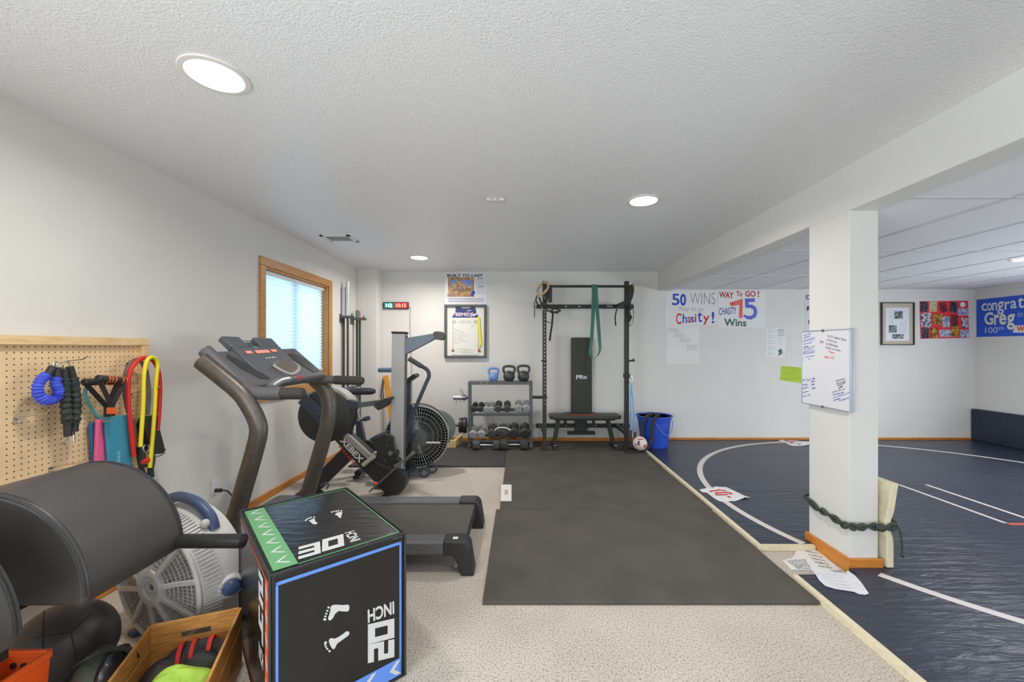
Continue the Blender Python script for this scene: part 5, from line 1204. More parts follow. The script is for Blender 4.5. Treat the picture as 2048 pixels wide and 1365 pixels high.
path = [(x_,2.77,0.318),(x_,2.66,0.285),(x_-0.006,2.60,0.290),(x_,2.52,0.282),(x_-0.006,2.45,0.275),(x_,2.41,0.285),(1.985,2.398,0.280),(2.03,2.396,0.283),(2.09,2.396,0.286),(2.13,2.396,0.277),(2.165,2.390,0.280),(2.21,2.388,0.290)]
pth = spline(path, 6); 
for ph in (0, math.pi):
    bb = B(); pp_ = [p_ + Vector((-0.004*abs(math.cos(i*0.5+ph)),-0.004*abs(math.sin(i*0.5+ph)),0.013*math.sin(i*0.42+ph))) for i, p_ in enumerate(pth)]
    obj('belt_strand', bb.tube(pp_, [0.009+0.004*math.sin(i*0.42)**2 for i in range(len(pp_))], 8, flat=0.8), M_belt2, bl_)
obj('knot', B().ball((2.125,2.384,0.284),(0.035,0.014,0.024)), M_belt2, bl_)
obj('belt_tail', B().tube(spline([(2.222,2.388,0.292),(2.235,2.384,0.27),(2.245,2.382,0.20),(2.250,2.384,0.14),(2.255,2.386,0.105)],5),[0.006]*16+[0.006,0.010,0.012,0.010,0.004],8), M_belt2, bl_)
b = B().tube(spline([(2.222,2.388,0.292),(2.262,2.44,0.292),(2.264,2.60,0.30),(2.262,2.80,0.31),(2.20,2.838,0.315),(2.05,2.838,0.318),(1.965,2.80,0.318),(1.955,2.77,0.318)],4),0.009,8); obj('belt_back', b, M_belt2, bl_)
# papers on the floor
def sheet(name, outline, z0, label, cat, m, group, curl=None, extra=None):
    b = B(); q_ = [G(x, y, z0) for x, y in outline]
    if curl: q_ = [Vector((v.x, v.y, v.z + c_)) for v, c_ in zip(q_, curl)]
    cen_ = sum(q_, Vector())/len(q_); cen_.z = z0 + 0.004
    n_ = len(q_)
    b.add(q_ + [cen_] + [v - Z3*0.0015 for v in q_] + [cen_-Z3*0.0015], [(n_, i, (i+1)%n_) for i in range(n_)] + [(2*n_+1, n_+1+(i+1)%n_, n_+1+i) for i in range(n_)] + [(i, n_+1+i, n_+1+(i+1)%n_, (i+1)%n_) for i in range(n_)])
    t = thing(name, (cen_.x, cen_.y, z0), label, cat, group); obj('sheet', b, m, t); return t
gpf = 'loose papers on the floor'
zz = lambda x, y: (1380 + x*150/2048, 960 + y*150/2048)
pa_ = sheet('loose_paper', [zz(*p_) for p_ in ((250,275),(420,242),(600,225),(700,190),(850,205),(980,205),(1050,235),(1300,350),(1500,450),(1640,520),(1500,512),(1420,530),(1250,580),(1040,585),(860,598),(770,570),(640,490),(520,400),(470,355),(330,335))], ZM+0.003, 'curling white sheet with red strokes on the white circle line', 'paper', M_white, gpf, [0.002]*9+[0.012,0.010,0.004]+[0.0]*8)
b = B()
for l in ([(540,325),(610,305),(720,300),(800,278),(900,290),(980,296)],[(680,365),(850,350),(1000,345),(1100,352),(1150,375),(1100,395),(1050,385)],[(700,405),(860,410),(1040,400)]): b.ribbon(spline([G(*zz(*p_), ZM+0.0088) for p_ in l],4), (0,1,0.0), 0.022, 0.0008)
b.ribbon([G(*zz(1030,462), ZM+0.0088),G(*zz(1110,470), ZM+0.0088)], (0,1,0), 0.03, 0.0008)
obj('red_stroke', b, M_red, pa_)
zz2 = lambda x, y: (1540 + x*100/2048, 870 + y*100/2048)
pb_ = sheet('loose_paper', [zz2(*p_) for p_ in ((340,240),(440,215),(560,250),(700,250),(830,245),(1100,245),(1300,285),(1450,300),(1700,330),(1690,400),(1600,420),(1450,440),(1200,450),(900,455),(740,390),(570,300),(460,270))], ZM+0.003, 'curling white sheet with red marks against the far baseboard', 'paper', M_white, gpf, [0.002]*7+[0.008,0.012,0.012,0.006,0.002]+[0.0]*5)
b = B()
for l in ([(640,275),(760,262)],[(800,298),(1000,275),(1150,282)],[(820,335),(960,330)],[(1150,378),(1260,376)]): b.ribbon([G(*zz2(*p_), ZM+0.0088) for p_ in l], (0,1,0), 0.03, 0.0008)
obj('red_stroke', b, M_red, pb_)
zz3 = lambda x, y: (1550 + x*210/2048, 1080 + y*210/2048)
pc_ = sheet('loose_paper', [zz3(*p_) for p_ in ((420,168),(790,168),(1290,600),(1060,605),(700,598),(320,585),(140,400),(330,360),(400,270))], 0.004, 'torn white cardboard covered in black handwriting at the column foot', 'paper', M_white, gpf)
b = B()
for k in range(5):
    a, c_ = G(*zz3(230+k*45,420+k*32),0.0095), G(*zz3(600+k*25,395+k*42),0.0095); scribble(b, (a+c_)/2, c_-a, (0,0.022,0), 9, 0.003, k)
for k in range(5):
    a, c_ = G(*zz3(590+k*62,215+k*72),0.0095), G(*zz3(840+k*70,270+k*70),0.0095); scribble(b, (a+c_)/2, c_-a, (0.006,0.02,0), 9, 0.003, 30+k)
obj('handwriting', b, M_ink, pc_)
pd_ = sheet('loose_paper', [zz3(*p_) for p_ in ((690,560),(1050,600),(1180,640),(1380,650),(1420,600),(1560,700),(1680,830),(1830,1050),(1760,1075),(1640,1060),(1540,1015),(1380,990),(1180,960),(980,900),(860,790),(790,670))], ZM+0.004, 'crumpled torn white paper lapping over the mat edge below the column', 'paper', mat('wrinkled_paper',(226,224,228),0.7,bump=0.5,bs=30,bd=0.01), gpf)
b = B()
for k in range(5):
    a, c_ = G(*zz3(850+k*70,660+k*62),ZM+0.0098), G(*zz3(1230+k*80,690+k*66),ZM+0.0098); scribble(b, (a+c_)/2, c_-a, (0.012,0.012,0), 12, 0.0012, 60+k)
obj('faint_print', b, mat('faint_print',(190,190,204),0.8), pd_)

# ================================================================ dumbbell rack
DZ = 0.019; DY = 5.40
dr = thing('dumbbell_rack', (-0.27, DY, DZ), 'dark grey steel dumbbell rack with two tilted shelves and weight pegs', 'dumbbell rack')
def D(px, py, dy=0.0): return P(px, py, DY+dy)
zt_ = D(936,764).z
for x0, x1 in ((936,942.6),(1058.5,1065.2)):
    a, c_ = D(x0,0).x, D(x1,0).x
    obj('post', B().box(a, c_, DY, DY+0.05, DZ+0.04, zt_), M_rack, dr, 0.004)
    m_ = (a+c_)/2; obj('foot', B().bar((m_,DY-0.06,DZ+0.022),(m_,DY+0.26,DZ+0.022),0.05,0.044), M_rack, dr, 0.004)
    obj('rear_post', B().box(a, c_, DY+0.17, DY+0.21, DZ+0.04, 0.55), M_rack, dr, 0.004)
xa, xb = D(936,0).x, D(1065.2,0).x
obj('top_bar', B().box(xa, xb, DY-0.002, DY+0.20, zt_-0.04, zt_), M_rack, dr, 0.004)
xi, xo = D(943,0).x, D(1058,0).x
def shelf(zf, tilt, name='shelf'):
    b = B()
    for y0 in (0.0, 0.16):
        z = zf + tilt*y0; b.bar((xi,DY+y0+0.02,z),(xo,DY+y0+0.02,z),0.05,0.012,up=(0,-tilt,1))
        b.bar((xi,DY+y0-0.006,z+0.010),(xo,DY+y0-0.006,z+0.010),0.008,0.03)
    return obj(name, b, M_rack, dr, 0.002)
shelf(0.450, 0.25); shelf(0.094, 0.25)
# dumbbells: built once per size along Y, then copied
def dumbbell(r, hl, tot, m, six=True):
    t = thing('dumbbell', (0,0,0), 'x', 'dumbbell')
    for s_ in (-1, 1):
        yc = s_*(tot/2-hl/2); n_ = 6
        pr2 = [(r*0.80,-hl/2),(r,-hl/2+r*0.22),(r,hl/2-r*0.22),(r*0.80,hl/2)]
        bb = B()
        for k, (rr, yy) in enumerate(pr2):
            for i in range(n_):
                a = 2*math.pi*(i+0.5)/n_; bb.v.append((rr*math.cos(a), yc+yy, rr*math.sin(a)))
        for k in range(3):
            for i in range(n_): bb.f.append((k*n_+i,k*n_+(i+1)%n_,(k+1)*n_+(i+1)%n_,(k+1)*n_+i)); bb.mi.append(0)
        bb.f += [tuple(range(n_))[::-1], tuple(range(3*n_,4*n_))]; bb.mi += [0,0]
        obj('hex_head', bb, m, t, 0.004)
    obj('handle', B().tube([(0,-tot/2+hl*0.8,0),(0,-0.03,0),(0,0,0),(0,0.03,0),(0,tot/2-hl*0.8,0)],[0.012,0.0135,0.0155,0.0135,0.012],12), M_chrome, t)
    return t
M_grw = mat('grey_rubber_head',(164,164,166),0.55,var=0.08,vs=40); M_bkw = mat('black_rubber_head',(56,58,54),0.5,var=0.12,vs=40); M_bkw2 = mat('worn_black_head',(74,74,70),0.55,var=0.15,vs=30)
protos = {}
def put(key, px, py, dy, label, group, z=None, rot=0.0, tilt=True):
    p_ = D(px, py, dy); p_.y = DY+dy
    if z is not None: p_.z = z
    if key not in protos:
        o = dumbbell(*key[1]); o.location = p_; o['label'] = label; protos[key] = o; o.rotation_euler = (R(14) if tilt else 0, 0, rot)
    else:
        o = copy_tree(protos[key], p_, label); o.rotation_euler = (R(14) if tilt else 0, 0, rot)
    o['group'] = group
    return o
S = lambda k, r, h, t, m: ((k, (r, h, t, m)))
g1, g2_, g3 = 'hex dumbbells on the upper shelf', 'hex dumbbells on the lower shelf', 'heavy dumbbells on the mat'
k1, k2_, k3, k4 = S('s',0.043,0.055,0.20,M_bkw), S('g',0.043,0.055,0.20,M_grw), S('m',0.052,0.065,0.22,M_bkw2), S('gl',0.056,0.07,0.22,M_grw)
for key, px, lab in ((k1,949.5,'small black hex dumbbell at the outer end of the upper rack shelf beside the fan'),(k1,962,'small black hex dumbbell next to the grey pair on the upper shelf'),(k2_,973.5,'small grey hex dumbbell touching the two black ones on the upper shelf'),(k2_,984,'small grey hex dumbbell between a grey and a black one on the upper shelf'),(k3,997,'worn black hex dumbbell right of the small grey pair on the upper shelf'),(k3,1014.5,'worn black hex dumbbell standing apart in the upper shelf middle'),(k4,1037,'larger grey hex dumbbell next to the gap on the upper shelf'),(k4,1053,'larger grey hex dumbbell against the rack post by the pull-up rack')):
    r = key[1][0]; put(key, px, 817, 0.075, lab, g1, 0.502+r*1.02)
k5, k6, k7 = S('lg',0.060,0.075,0.22,M_grw), S('lb',0.070,0.085,0.23,M_bkw2), S('xb',0.078,0.09,0.23,M_bkw)
for key, px, lab in ((k5,946.5,'grey hex dumbbell at the outer end of the lower rack shelf beside the fan'),(k5,963.5,'grey hex dumbbell second in the row on the lower shelf'),(k6,984.5,'worn black hex dumbbell beside the grey pair on the lower shelf'),(k6,1006,'worn black hex dumbbell under the white strap on the lower shelf'),(k7,1028,'big black hex dumbbell near the middle of the lower shelf'),(k7,1050.5,'big black hex dumbbell against the right post of the lower shelf')):
    r = key[1][0]; put(key, px, 868, 0.075, lab, g2_, 0.150+r*1.02)
k8, k9 = S('fl',0.066,0.095,0.36,M_bkw2), S('fr',0.076,0.105,0.36,M_bkw)
for key, px, dy, lab in ((k8,973,-0.12,'black hex dumbbell with chrome grip on the mat before the rack, beside the wood block'),(k9,1028,-0.13,'larger black hex dumbbell with chrome grip on the mat beside the pull-up rack')):
    r = key[1][0]; put(key, px, 885, dy, lab, g3, DZ+0.0005+r*0.866, R(90), False)
# strap on the lower row, wire on the top bar
solo('white_strap', B().tube(spline([D(990,861,-0.06),D(995,857,-0.05),D(1004,855.5,-0.045),D(1013,857,-0.05),D(1021,861,-0.06)],5),0.008,8), M_white, 'white strap lying over the dumbbells of the lower shelf', 'strap')
solo('wire_loop', B().tube(spline([D(962,765,-0.006),D(963,775,-0.01),D(965,785,-0.01),D(969,786,-0.01),D(972.5,778,-0.01),D(973,768,-0.01),D(974,764.5,-0.006)],5),0.003,6), mat('white_wire',(206,200,180),0.5), 'thin white wire loop hanging from the rack top bar', 'wire')
# weight pegs with collars and plates
for px, py, x1, nm in ((936,796,907,'u'),(936,851,906,'l')):
    obj('weight_peg', B().cyl(D(px,py,0.03), D(x1,py,0.03), 0.019, 14), M_rack, dr)
pe = obj('weight_peg', B().cyl(D(1065,795,0.03), D(1094,795,0.03), 0.020, 14), M_blk2, dr)
solo('spring_collar', B().cyl(D(907,796,0.03), D(921,796,0.03), 0.031, 18).cyl(D(921,796,0.03), D(931,796.5,0.03), 0.027, 14).cyl(D(913,799,0.0),D(912.5,808,0.0),0.005,8), M_steel, 'silver clamp collar on the upper rack peg', 'collar')
b = B()
for k in range(4): b.tube([D(925+k*2.2,796,0.03)+Vector((0.002*i/5,0.034*math.cos(2*math.pi*i/16),0.034*math.sin(2*math.pi*i/16))) for i in range(16)],0.003,6,True)
for l in ([(925,792),(921,782),(920,777)],[(929,792),(925,783),(923,778)],[(922,800),(921,804),(924,805)],[(929,800),(927.5,805),(930,804)]): b.tube(pts(l, DY+0.0),0.003,6)
solo('spring_clip', b, M_blk2, 'black wire spring clip hanging at the upper rack peg', 'collar')
for i, (x, r_) in enumerate(((922,0.100),(930,0.104))):
    M_ = Matrix.Translation(D(x,851,0.03)) @ Matrix.Rotation(R(90),4,'Y')
    o = solo('weight_plate', B().lathe([(0.021,-0.020),(0.035,-0.022),(0.04,-0.012),(r_*0.8,-0.012),(r_*0.86,-0.020),(r_,-0.020),(r_,0.020),(r_*0.86,0.020),(r_*0.8,0.012),(0.04,0.012),(0.035,0.022),(0.021,0.020),(0.021,-0.020)], M_, 32), M_blk, ['small iron weight plate on the outside of the lower rack peg','small iron weight plate nearest the rack post on the lower peg'][i], 'weight plate', 'weight plates on the rack peg')
# kettlebells
def kettlebell(px, r, hh, m, label):
    p_ = D(px, 764, 0.09); z0 = zt_+0.0005
    t = thing('kettlebell', (p_.x, p_.y, z0), label, 'kettlebell', 'kettlebells on the rack top')
    prof = [(0.0001,0),(r*0.62,0)]
    for i in range(1,13):
        a = -0.95 + i*(0.95+1.35)/12; prof.append((r*math.cos(a), r*0.80+r*math.sin(a)))
    prof.append((0.0001, r*1.80)); zz_ = prof[2][1]
    obj('bell', B().lathe(prof, Matrix.Translation((p_.x,p_.y,z0)), 32), m, t)
    w_ = r*0.95; zc = z0+r*1.25
    path = [(-w_*0.72,0),(-w_*1.0,(hh-r*1.25)*0.45),(-w_*0.95,(hh-r*1.25)*0.82),(-w_*0.55,(hh-r*1.25)*0.96),(0,(hh-r*1.25)*0.98),(w_*0.55,(hh-r*1.25)*0.96),(w_*0.95,(hh-r*1.25)*0.82),(w_*1.0,(hh-r*1.25)*0.45),(w_*0.72,0)]
    obj('handle', B().tube(spline([(p_.x+x, p_.y, zc+z) for x, z in path],5), 0.017, 12), m, t)
M_kbl = mat('blue_kettlebell',(116,146,206),0.4,var=0.1,vs=30); M_kbk = mat('black_kettlebell',(64,66,64),0.4,var=0.12,vs=30)
kettlebell(987, 0.066, 0.178, M_kbl, 'light blue kettlebell on top of the dumbbell rack')
kettlebell(1018, 0.079, 0.205, M_kbk, 'black kettlebell in the middle of the row on the rack top')
kettlebell(1047, 0.080, 0.210, M_kbk, 'black kettlebell at the end of the rack top beside the pull-up rack')
# wooden block by the rack
wbk = B(); w0 = G(913,897,DZ); wbk.box(w0.x-0.30, w0.x-0.01, 5.36, 5.40, DZ+0.0005, DZ+0.10)
wbk.hexa([(w0.x-0.05,5.40,DZ+0.0005),(w0.x-0.01,5.40,DZ+0.0005),(w0.x+0.03,5.72,DZ+0.0005),(w0.x-0.01,5.72,DZ+0.0005),(w0.x-0.05,5.40,DZ+0.10),(w0.x-0.01,5.40,DZ+0.10),(w0.x+0.03,5.72,DZ+0.10),(w0.x-0.01,5.72,DZ+0.10)])
solo('wooden_block', wbk, M_pine, 'pale pine lumber block on the mat between fan bike and dumbbell rack', 'wood block', None, 0.003)

# ================================================================ wall-mounted pull-up rack
RKY = 5.24
rk = thing('pull_up_rack', (0.85, RKY, DZ), 'black wall-mounted squat rack with two perforated uprights and pull-up bar', 'squat rack')
M_rk = mat('rack_black',(46,48,44),0.5,var=0.12,vs=60)
def K(px, py, Y=RKY-0.025): return P(px, py, Y)
ztop = K(1089,563.5).z; zbot = DZ+0.001
def upright(x0, x1):
    b = B(); y0, y1 = RKY-0.026, RKY+0.026; t_ = 0.004; xm = (x0+x1)/2; hw = 0.0085; hh = 0.0085; pitch = 0.0475
    b.box(x0, x0+t_, y0, y1, zbot, ztop); b.box(x1-t_, x1, y0, y1, zbot, ztop)
    zs = []; z = 0.62
    while z < ztop-0.10: zs.append(z); z += pitch
    for ya, yb_ in ((y0, y0+t_), (y1-t_, y1)):
        b.box(x0+t_, xm-hw, ya, yb_, zbot, ztop); b.box(xm+hw, x1-t_, ya, yb_, zbot, ztop)
        last = zbot
        for z in zs: b.box(xm-hw, xm+hw, ya, yb_, last, z-hh); last = z+hh
        b.box(xm-hw, xm+hw, ya, yb_, last, ztop)
    return b
xl0, xl1 = K(1085.3,0).x, K(1093,0).x; xr0, xr1 = K(1250,0).x, K(1258,0).x
ul = obj('upright', upright(xl0, xl1), M_rk, rk); ur = obj('upright', upright(xr0, xr1), M_rk, rk)
for u_, a, c_ in ((ul,xl0,xl1),(ur,xr0,xr1)):
    obj('end_cap', B().box(a-0.001,c_+0.001,RKY-0.027,RKY+0.027,ztop,ztop+0.006), M_rub, u_)
    obj('foot_plate', B().box(a-0.02,c_+0.02,RKY-0.04,RKY+0.06,DZ,DZ+0.008), M_rk, u_)
zp_ = K(0,572.5).z
obj('pull_up_bar', B().cyl((xl1,RKY,zp_),(xr0,RKY,zp_),0.0165,16), M_rk, rk)
for x in (K(1101,0).x, K(1261,0).x):
    obj('bar_bracket', B().box(x-0.026, x+0.022, RKY-0.02, RKY+0.02, K(0,605).z if x < 1 else zp_-0.06, zp_+0.016), M_rk, rk, 0.003)
# wall stringers and folding arms
for zc, xa_, xb_, h_ in ((W(0,614).z, W(1073,0).x, W(1266,0).x, 0.055), (W(0,851).z, W(1072,0).x, W(1258,0).x, 0.055)):
    st = obj('wall_stringer', B().box(xa_, xb_, YB-0.045, YB-0.0005, zc-h_/2, zc+h_/2), M_rk, rk, 0.003)
    b = B()
    for px in (1079,1131,1158,1190,1245): b.ball((W(px,0).x, YB-0.046, zc), (0.013,0.007,0.013), 12, 8)
    obj('lag_bolt', b, M_chrome, st)
    for a, c_ in ((xl0,xl1),(xr0,xr1)):
        m_ = (a+c_)/2; obj('folding_arm', B().bar((m_,RKY+0.026,zc),(m_,YB-0.045,zc),0.045,0.05), M_rk, rk, 0.003)
# hooks and pins on the uprights
b = B(); pj = K(1261,722); b.box(xr1, xr1+0.07, RKY-0.045, RKY-0.015, pj.z-0.012, pj.z+0.012); b.box(xr1+0.05, xr1+0.062, RKY-0.045, RKY-0.015, pj.z, pj.z+0.03); obj('bar_hook', b, M_rk, rk, 0.002)
pj = K(1254,752); obj('sleeve', B().box(xr0-0.010, xr1+0.010, RKY-0.036, RKY+0.036, pj.z-0.028, pj.z+0.028), M_blk, rk, 0.004)
b = B().cyl((xl0-0.02,RKY-0.03,K(0,722).z),(xl1+0.003,RKY-0.03,K(0,722).z),0.010,10)
obj('pin', b, M_rk, rk)
b = B(); wtext(b,'PRX',1212,612,1224,615.5,0.0462,0.02); obj('lettering', b, M_ph, rk)
b = B(); c__ = W(0,851); b.text('PRX', (W(1216,0).x, YB-0.0458, c__.z), (0.05,0,0), (0,0,0.02), 0.02); obj('lettering', b, M_ph, rk)
# thin steel holder at the left end of the stringer
solo('safety_pin', B().tube([W(1068.5,603,0.07),W(1068.5,637,0.07)],0.007,8).tube([W(1068.5,615,0.07),W(1078,615,0.03)],0.006,8), M_rack, 'thin steel pin hanging at the stringer end of the pull-up rack', 'pin')

# fold-up bench pad on the lower stringer
fbk = thing('fold_up_bench', (W(1163,0).x, 5.70, 0.16), 'tall black fold-up bench standing against the wall in the rack', 'bench')
def Fb(px, py, Y=5.62): return P(px, py, Y)
a, c_ = Fb(1142.5,675.5), Fb(1184.5,828)
obj('backrest_pad', B().box(a.x, c_.x, 5.62, 5.68, c_.z, a.z), mat('bench_pad',(50,52,44),0.55,var=0.1,vs=30,bump=0.3,bs=300,bd=0.002), fbk, 0.016, seg=3)
obj('pad_board', B().box(a.x+0.02, c_.x-0.02, 5.68, 5.70, c_.z+0.02, a.z-0.03), M_blk, fbk)
b = B(); lc = Fb(1163.5,754.5,5.6185); b.text('PRx', lc, (0.158,0,0.004), (0,0,0.058), 0.04); obj('lettering', b, M_ph, fbk)
b = B(); p0, p1 = Fb(1131,827), Fb(1192,829.5); b.box(p0.x,p1.x,5.66,5.72,p1.z,p0.z); obj('hinge_bar', b, M_rk, fbk, 0.003)
p0, p1 = Fb(1150.5,829.5), Fb(1174.5,864); obj('pedestal', B().box(p0.x,p1.x,5.63,5.70,p1.z,p0.z), M_rk, fbk, 0.004)
p0, p1 = Fb(1135,864), Fb(1190,870); obj('foot_bar', B().box(p0.x,p1.x,5.61,5.67,p1.z,p0.z), M_rk, fbk, 0.004)
b = B()
for px in (1132.5,1190): p0 = Fb(px,843); b.box(p0.x-0.018,p0.x+0.018,5.70,5.752,p0.z-0.05,p0.z+0.09)
obj('mount_plate', b, M_rk, fbk, 0.003)
b = B()
for px in (1133,1189.5):
    for py in (827.5,844): b.ball(Fb(px,py,5.695), (0.011,0.006,0.011), 12, 8)
obj('bolt', b, M_chrome, fbk)
# flat bench in front
fbn = thing('flat_bench', (W(1172,0).x, 5.36, DZ), 'low black flat weight bench set across the pull-up rack', 'bench')
FY0, FY1 = 5.28, 5.56
def Fl(px, py, Y=FY0): return P(px, py, Y)
zs0, zs1 = Fl(0,840).z, Fl(0,834.5).z+0.012
def seatpoly(): return [Fl(1099.5,0).x+0.02, Fl(1245,0).x-0.02]
sx = seatpoly(); hx = 0.055
b = B().prism([(sx[0]-0.02,FY0+0.03,zs0),(sx[0]+0.02,FY0,zs0),(sx[1]-0.02,FY0,zs0),(sx[1]+0.02,FY0+0.05,zs0),(sx[1]+0.02,FY1-0.05,zs0),(sx[1]-0.02,FY1,zs0),(sx[0]+0.02,FY1,zs0),(sx[0]-0.02,FY1-0.03,zs0)], (0,0,zs1-zs0))
st_ = obj('seat', b, mat('seat_vinyl',(58,58,52),0.5,bump=0.25,bs=300,bd=0.002), fbn, 0.014, seg=3)
lx0, lx1 = Fl(1144,0).x, Fl(1190,0).x
b = B().box(lx0, lx1, FY0+0.05, FY0+0.10, zs1-0.0005, zs1+0.001); obj('seat_label', b, mat('orange_label',(216,88,48),0.6), st_, label='orange red label')
obj('under_frame', B().box(sx[0]+0.05, sx[1]-0.05, FY0+0.10, FY1-0.10, zs0-0.03, zs0), M_rk, fbn, 0.004)
b_ = Fl
for top_, bot_ in (((1119,841),(1110,885)),((1219,841),(1232,884))):
    p0 = Vector((Fl(*top_).x, FY0+0.14, zs0-0.01)); p1 = Vector((Fl(*bot_).x, FY0+0.14, DZ+0.045))
    obj('leg', B().bar(p0, p1, 0.05, 0.055, up=(1,0,0)), M_rk, fbn, 0.004)
    ft_ = obj('foot', B().bar((p1.x,FY0-0.05,DZ+0.025),(p1.x,FY1-0.05,DZ+0.025),0.055,0.05), M_rk, fbn, 0.006)
    obj('foot_sticker', B().box(p1.x-0.02,p1.x+0.02,FY0-0.0005,FY0+0.03,DZ+0.0503,DZ+0.0508), M_vin, ft_)
# green loop band on the pull-up bar
M_gband = mat('green_latex',(52,108,92),0.5,var=0.08,vs=10)
yb_ = RKY-0.022
def gpth(l): return [P(x, y, yb_) for x, y in l]
b = B()
lp_ = spline(gpth([(1188,570.5),(1187,600),(1185.5,640),(1183,680),(1180.5,705),(1181.5,714.5),(1186,717),(1192,715.5),(1197.5,708),(1200,697),(1199,680),(1196,640),(1193,605),(1191,570.5)]), 6)
wd = []
for i, p_ in enumerate(lp_):
    f = i/(len(lp_)-1); s_ = math.sin(math.pi*f)**6
    wd.append(Vector((1-0.75*s_, 0.9*s_+0.15, 0.15*math.cos(math.pi*f))).normalized())
b.ribbon(lp_, wd, [0.056-0.018*math.sin(math.pi*i/(len(lp_)-1)) for i in range(len(lp_))], 0.004)
b.ribbon([P(1189.5,571,yb_), Vector((P(1189.5,0,RKY).x,RKY-0.012,zp_+0.020)), Vector((P(1189.5,0,RKY).x,RKY+0.012,zp_+0.020)), Vector((P(1189.5,0,RKY).x,RKY+0.024,zp_-0.01)), Vector((P(1189.5,0,RKY).x,RKY+0.020,zp_-0.06))], (1,0,0), 0.07, 0.004)
solo('loop_band', b, M_gband, 'wide dark green latex loop band hanging from the pull-up bar', 'resistance band')
# gym rings with straps
M_ringw = mat('ring_wood',(214,184,136),0.5,vs=12,stretch=(4,4,4),c2=(186,150,100))
def gym_ring(c, nrm_, r_, strap, label):
    t = thing('gym_ring', tuple(c), label, 'gym ring', 'wooden gym rings')
    q = Vector(nrm_).normalized().to_track_quat('Z','Y').to_matrix().to_4x4(); M_ = Matrix.Translation(c) @ q
    obj('wooden_ring', B().tube([M_ @ Vector((r_*math.cos(2*math.pi*i/36), r_*math.sin(2*math.pi*i/36), 0)) for i in range(36)], 0.0145, 10, True), M_ringw, t)
    for s_, w_, dr_ in strap: obj('strap', B().ribbon(s_, dr_, w_, 0.003), M_web, t)
    return t
yq = RKY-0.06
Q = lambda x, y, d=0: P(x, y, yq+d)
gr_ = gym_ring(Q(1085.5,577.5), (0.62,0.55,-0.42), 0.092, [(spline([Q(1074,591),(Q(1072,602)),(Q(1078,612)),(Q(1083,616))],4),0.02,(1,0,0.3)),(spline([Q(1078,594),Q(1082,606),Q(1086,614),Q(1090,612)],4),0.022,(1,0,0.4)),(spline([Q(1093,573),Q(1095,590),Q(1092,606),Q(1090,614)],4),0.03,(1,0,0)),(spline([Q(1088,630),Q(1091,640),Q(1096,645),Q(1101,646),(Q(1105,642)),(Q(1108,635)),(Q(1110,626))],4),0.010,(0.3,0,1)),([Q(1106,626),Q(1104,650),Q(1101,668),Q(1099.5,682)],0.026,(1,0,0.1))], 'wooden gym ring with black strap hooked over the left rack upright')
obj('strap_bundle', B().tube(spline([Q(1088,616),Q(1095,613),Q(1104,618),Q(1112,617),Q(1119,621),Q(1114,625),Q(1104,624),Q(1094,621)],5), [0.014+0.006*math.sin(i*1.3) for i in range(36)], 8), M_web, gr_)
obj('buckle', B().tube(spline([Q(1083,614,-0.02),Q(1086,619,-0.02),Q(1090,621,-0.02)],4),0.005,6).ball(Q(1103,620,-0.025),(0.008,0.005,0.006)).ball(Q(1116,621,-0.025),(0.008,0.005,0.006)), mat('brass',(210,190,110),0.35,metal=0.8), gr_)
g2r = gym_ring(Q(1264,581,0.03), (0.97,0.05,-0.12), 0.075, [(spline([Q(1259,571,-0.05),Q(1262,580,-0.07),Q(1260,595,-0.05),Q(1256,605,-0.02),Q(1257,612)],4),0.075,(1,0,0.2)),(spline([Q(1259,608),Q(1266,618),Q(1267,635),Q(1264,650),Q(1259,652),Q(1262,640)],4),0.016,(0.4,0.6,0.3)),(spline([Q(1234,617),Q(1231,630),Q(1230.5,640),Q(1231.5,652)],4),0.018,(1,0,0.2)),(spline([Q(1248,612),Q(1252,622),Q(1255,632)],4),0.03,(1,0,0))], 'wooden gym ring with black straps bundled on the right rack upright')
obj('strap_bundle', B().tube(spline([Q(1249,613),Q(1255,611),Q(1260,616),Q(1257,625),Q(1261,634),Q(1257,642)],5), [0.020+0.006*math.sin(i*1.3) for i in range(26)], 8), M_web, g2r)
# light blue tube bands on the right upright
ty = RKY-0.07
b = B().tube([P(1262,768,ty),P(1261.5,800,ty),P(1261.5,862,ty)],0.008,8).tube([P(1262,768,ty),P(1266,800,ty),P(1270,866,ty)],0.008,8)
tt = thing('tube_band', tuple(P(1264,880,ty)), 'pair of light blue tube bands clipped to the right rack upright', 'resistance band')
obj('rubber_tube', b, mat('sky_blue_rubber',(104,168,226),0.45), tt)
obj('snap_hook', B().tube(spline([P(1261,757,ty),P(1258.5,762,ty),P(1261.5,768,ty),P(1264.5,762,ty),P(1263,754,ty)],4,True),0.004,6,True).tube(spline([P(1258,752,ty+0.03),P(1262,750,ty),P(1264,754,ty)],4),0.004,6), M_chrome, tt)
obj('grip', B().cyl(P(1261.5,861,ty),P(1261.5,880,ty),0.017,12), M_grip, tt)
obj('grip', B().cyl(P(1270,865,ty),P(1270,888,ty),0.017,12), M_grip, tt)
b = B()
for k, l in enumerate([[(1247,893),(1256,896),(1268,899),(1282,899),(1292,897)],[(1250,899),(1262,903),(1275,902),(1288,901)],[(1246,898),(1254,904),(1266,905),(1280,903)],[(1247,885),(1250,893),(1249,900)]]):
    b.tube(spline([G(x,min(y,905),0.032) if k != 3 else P(x,y,5.20) for x, y in l],4), 0.012, 8)
solo('strap_pile', b, M_web, 'heap of black straps on the mat at the foot of the right upright', 'straps')
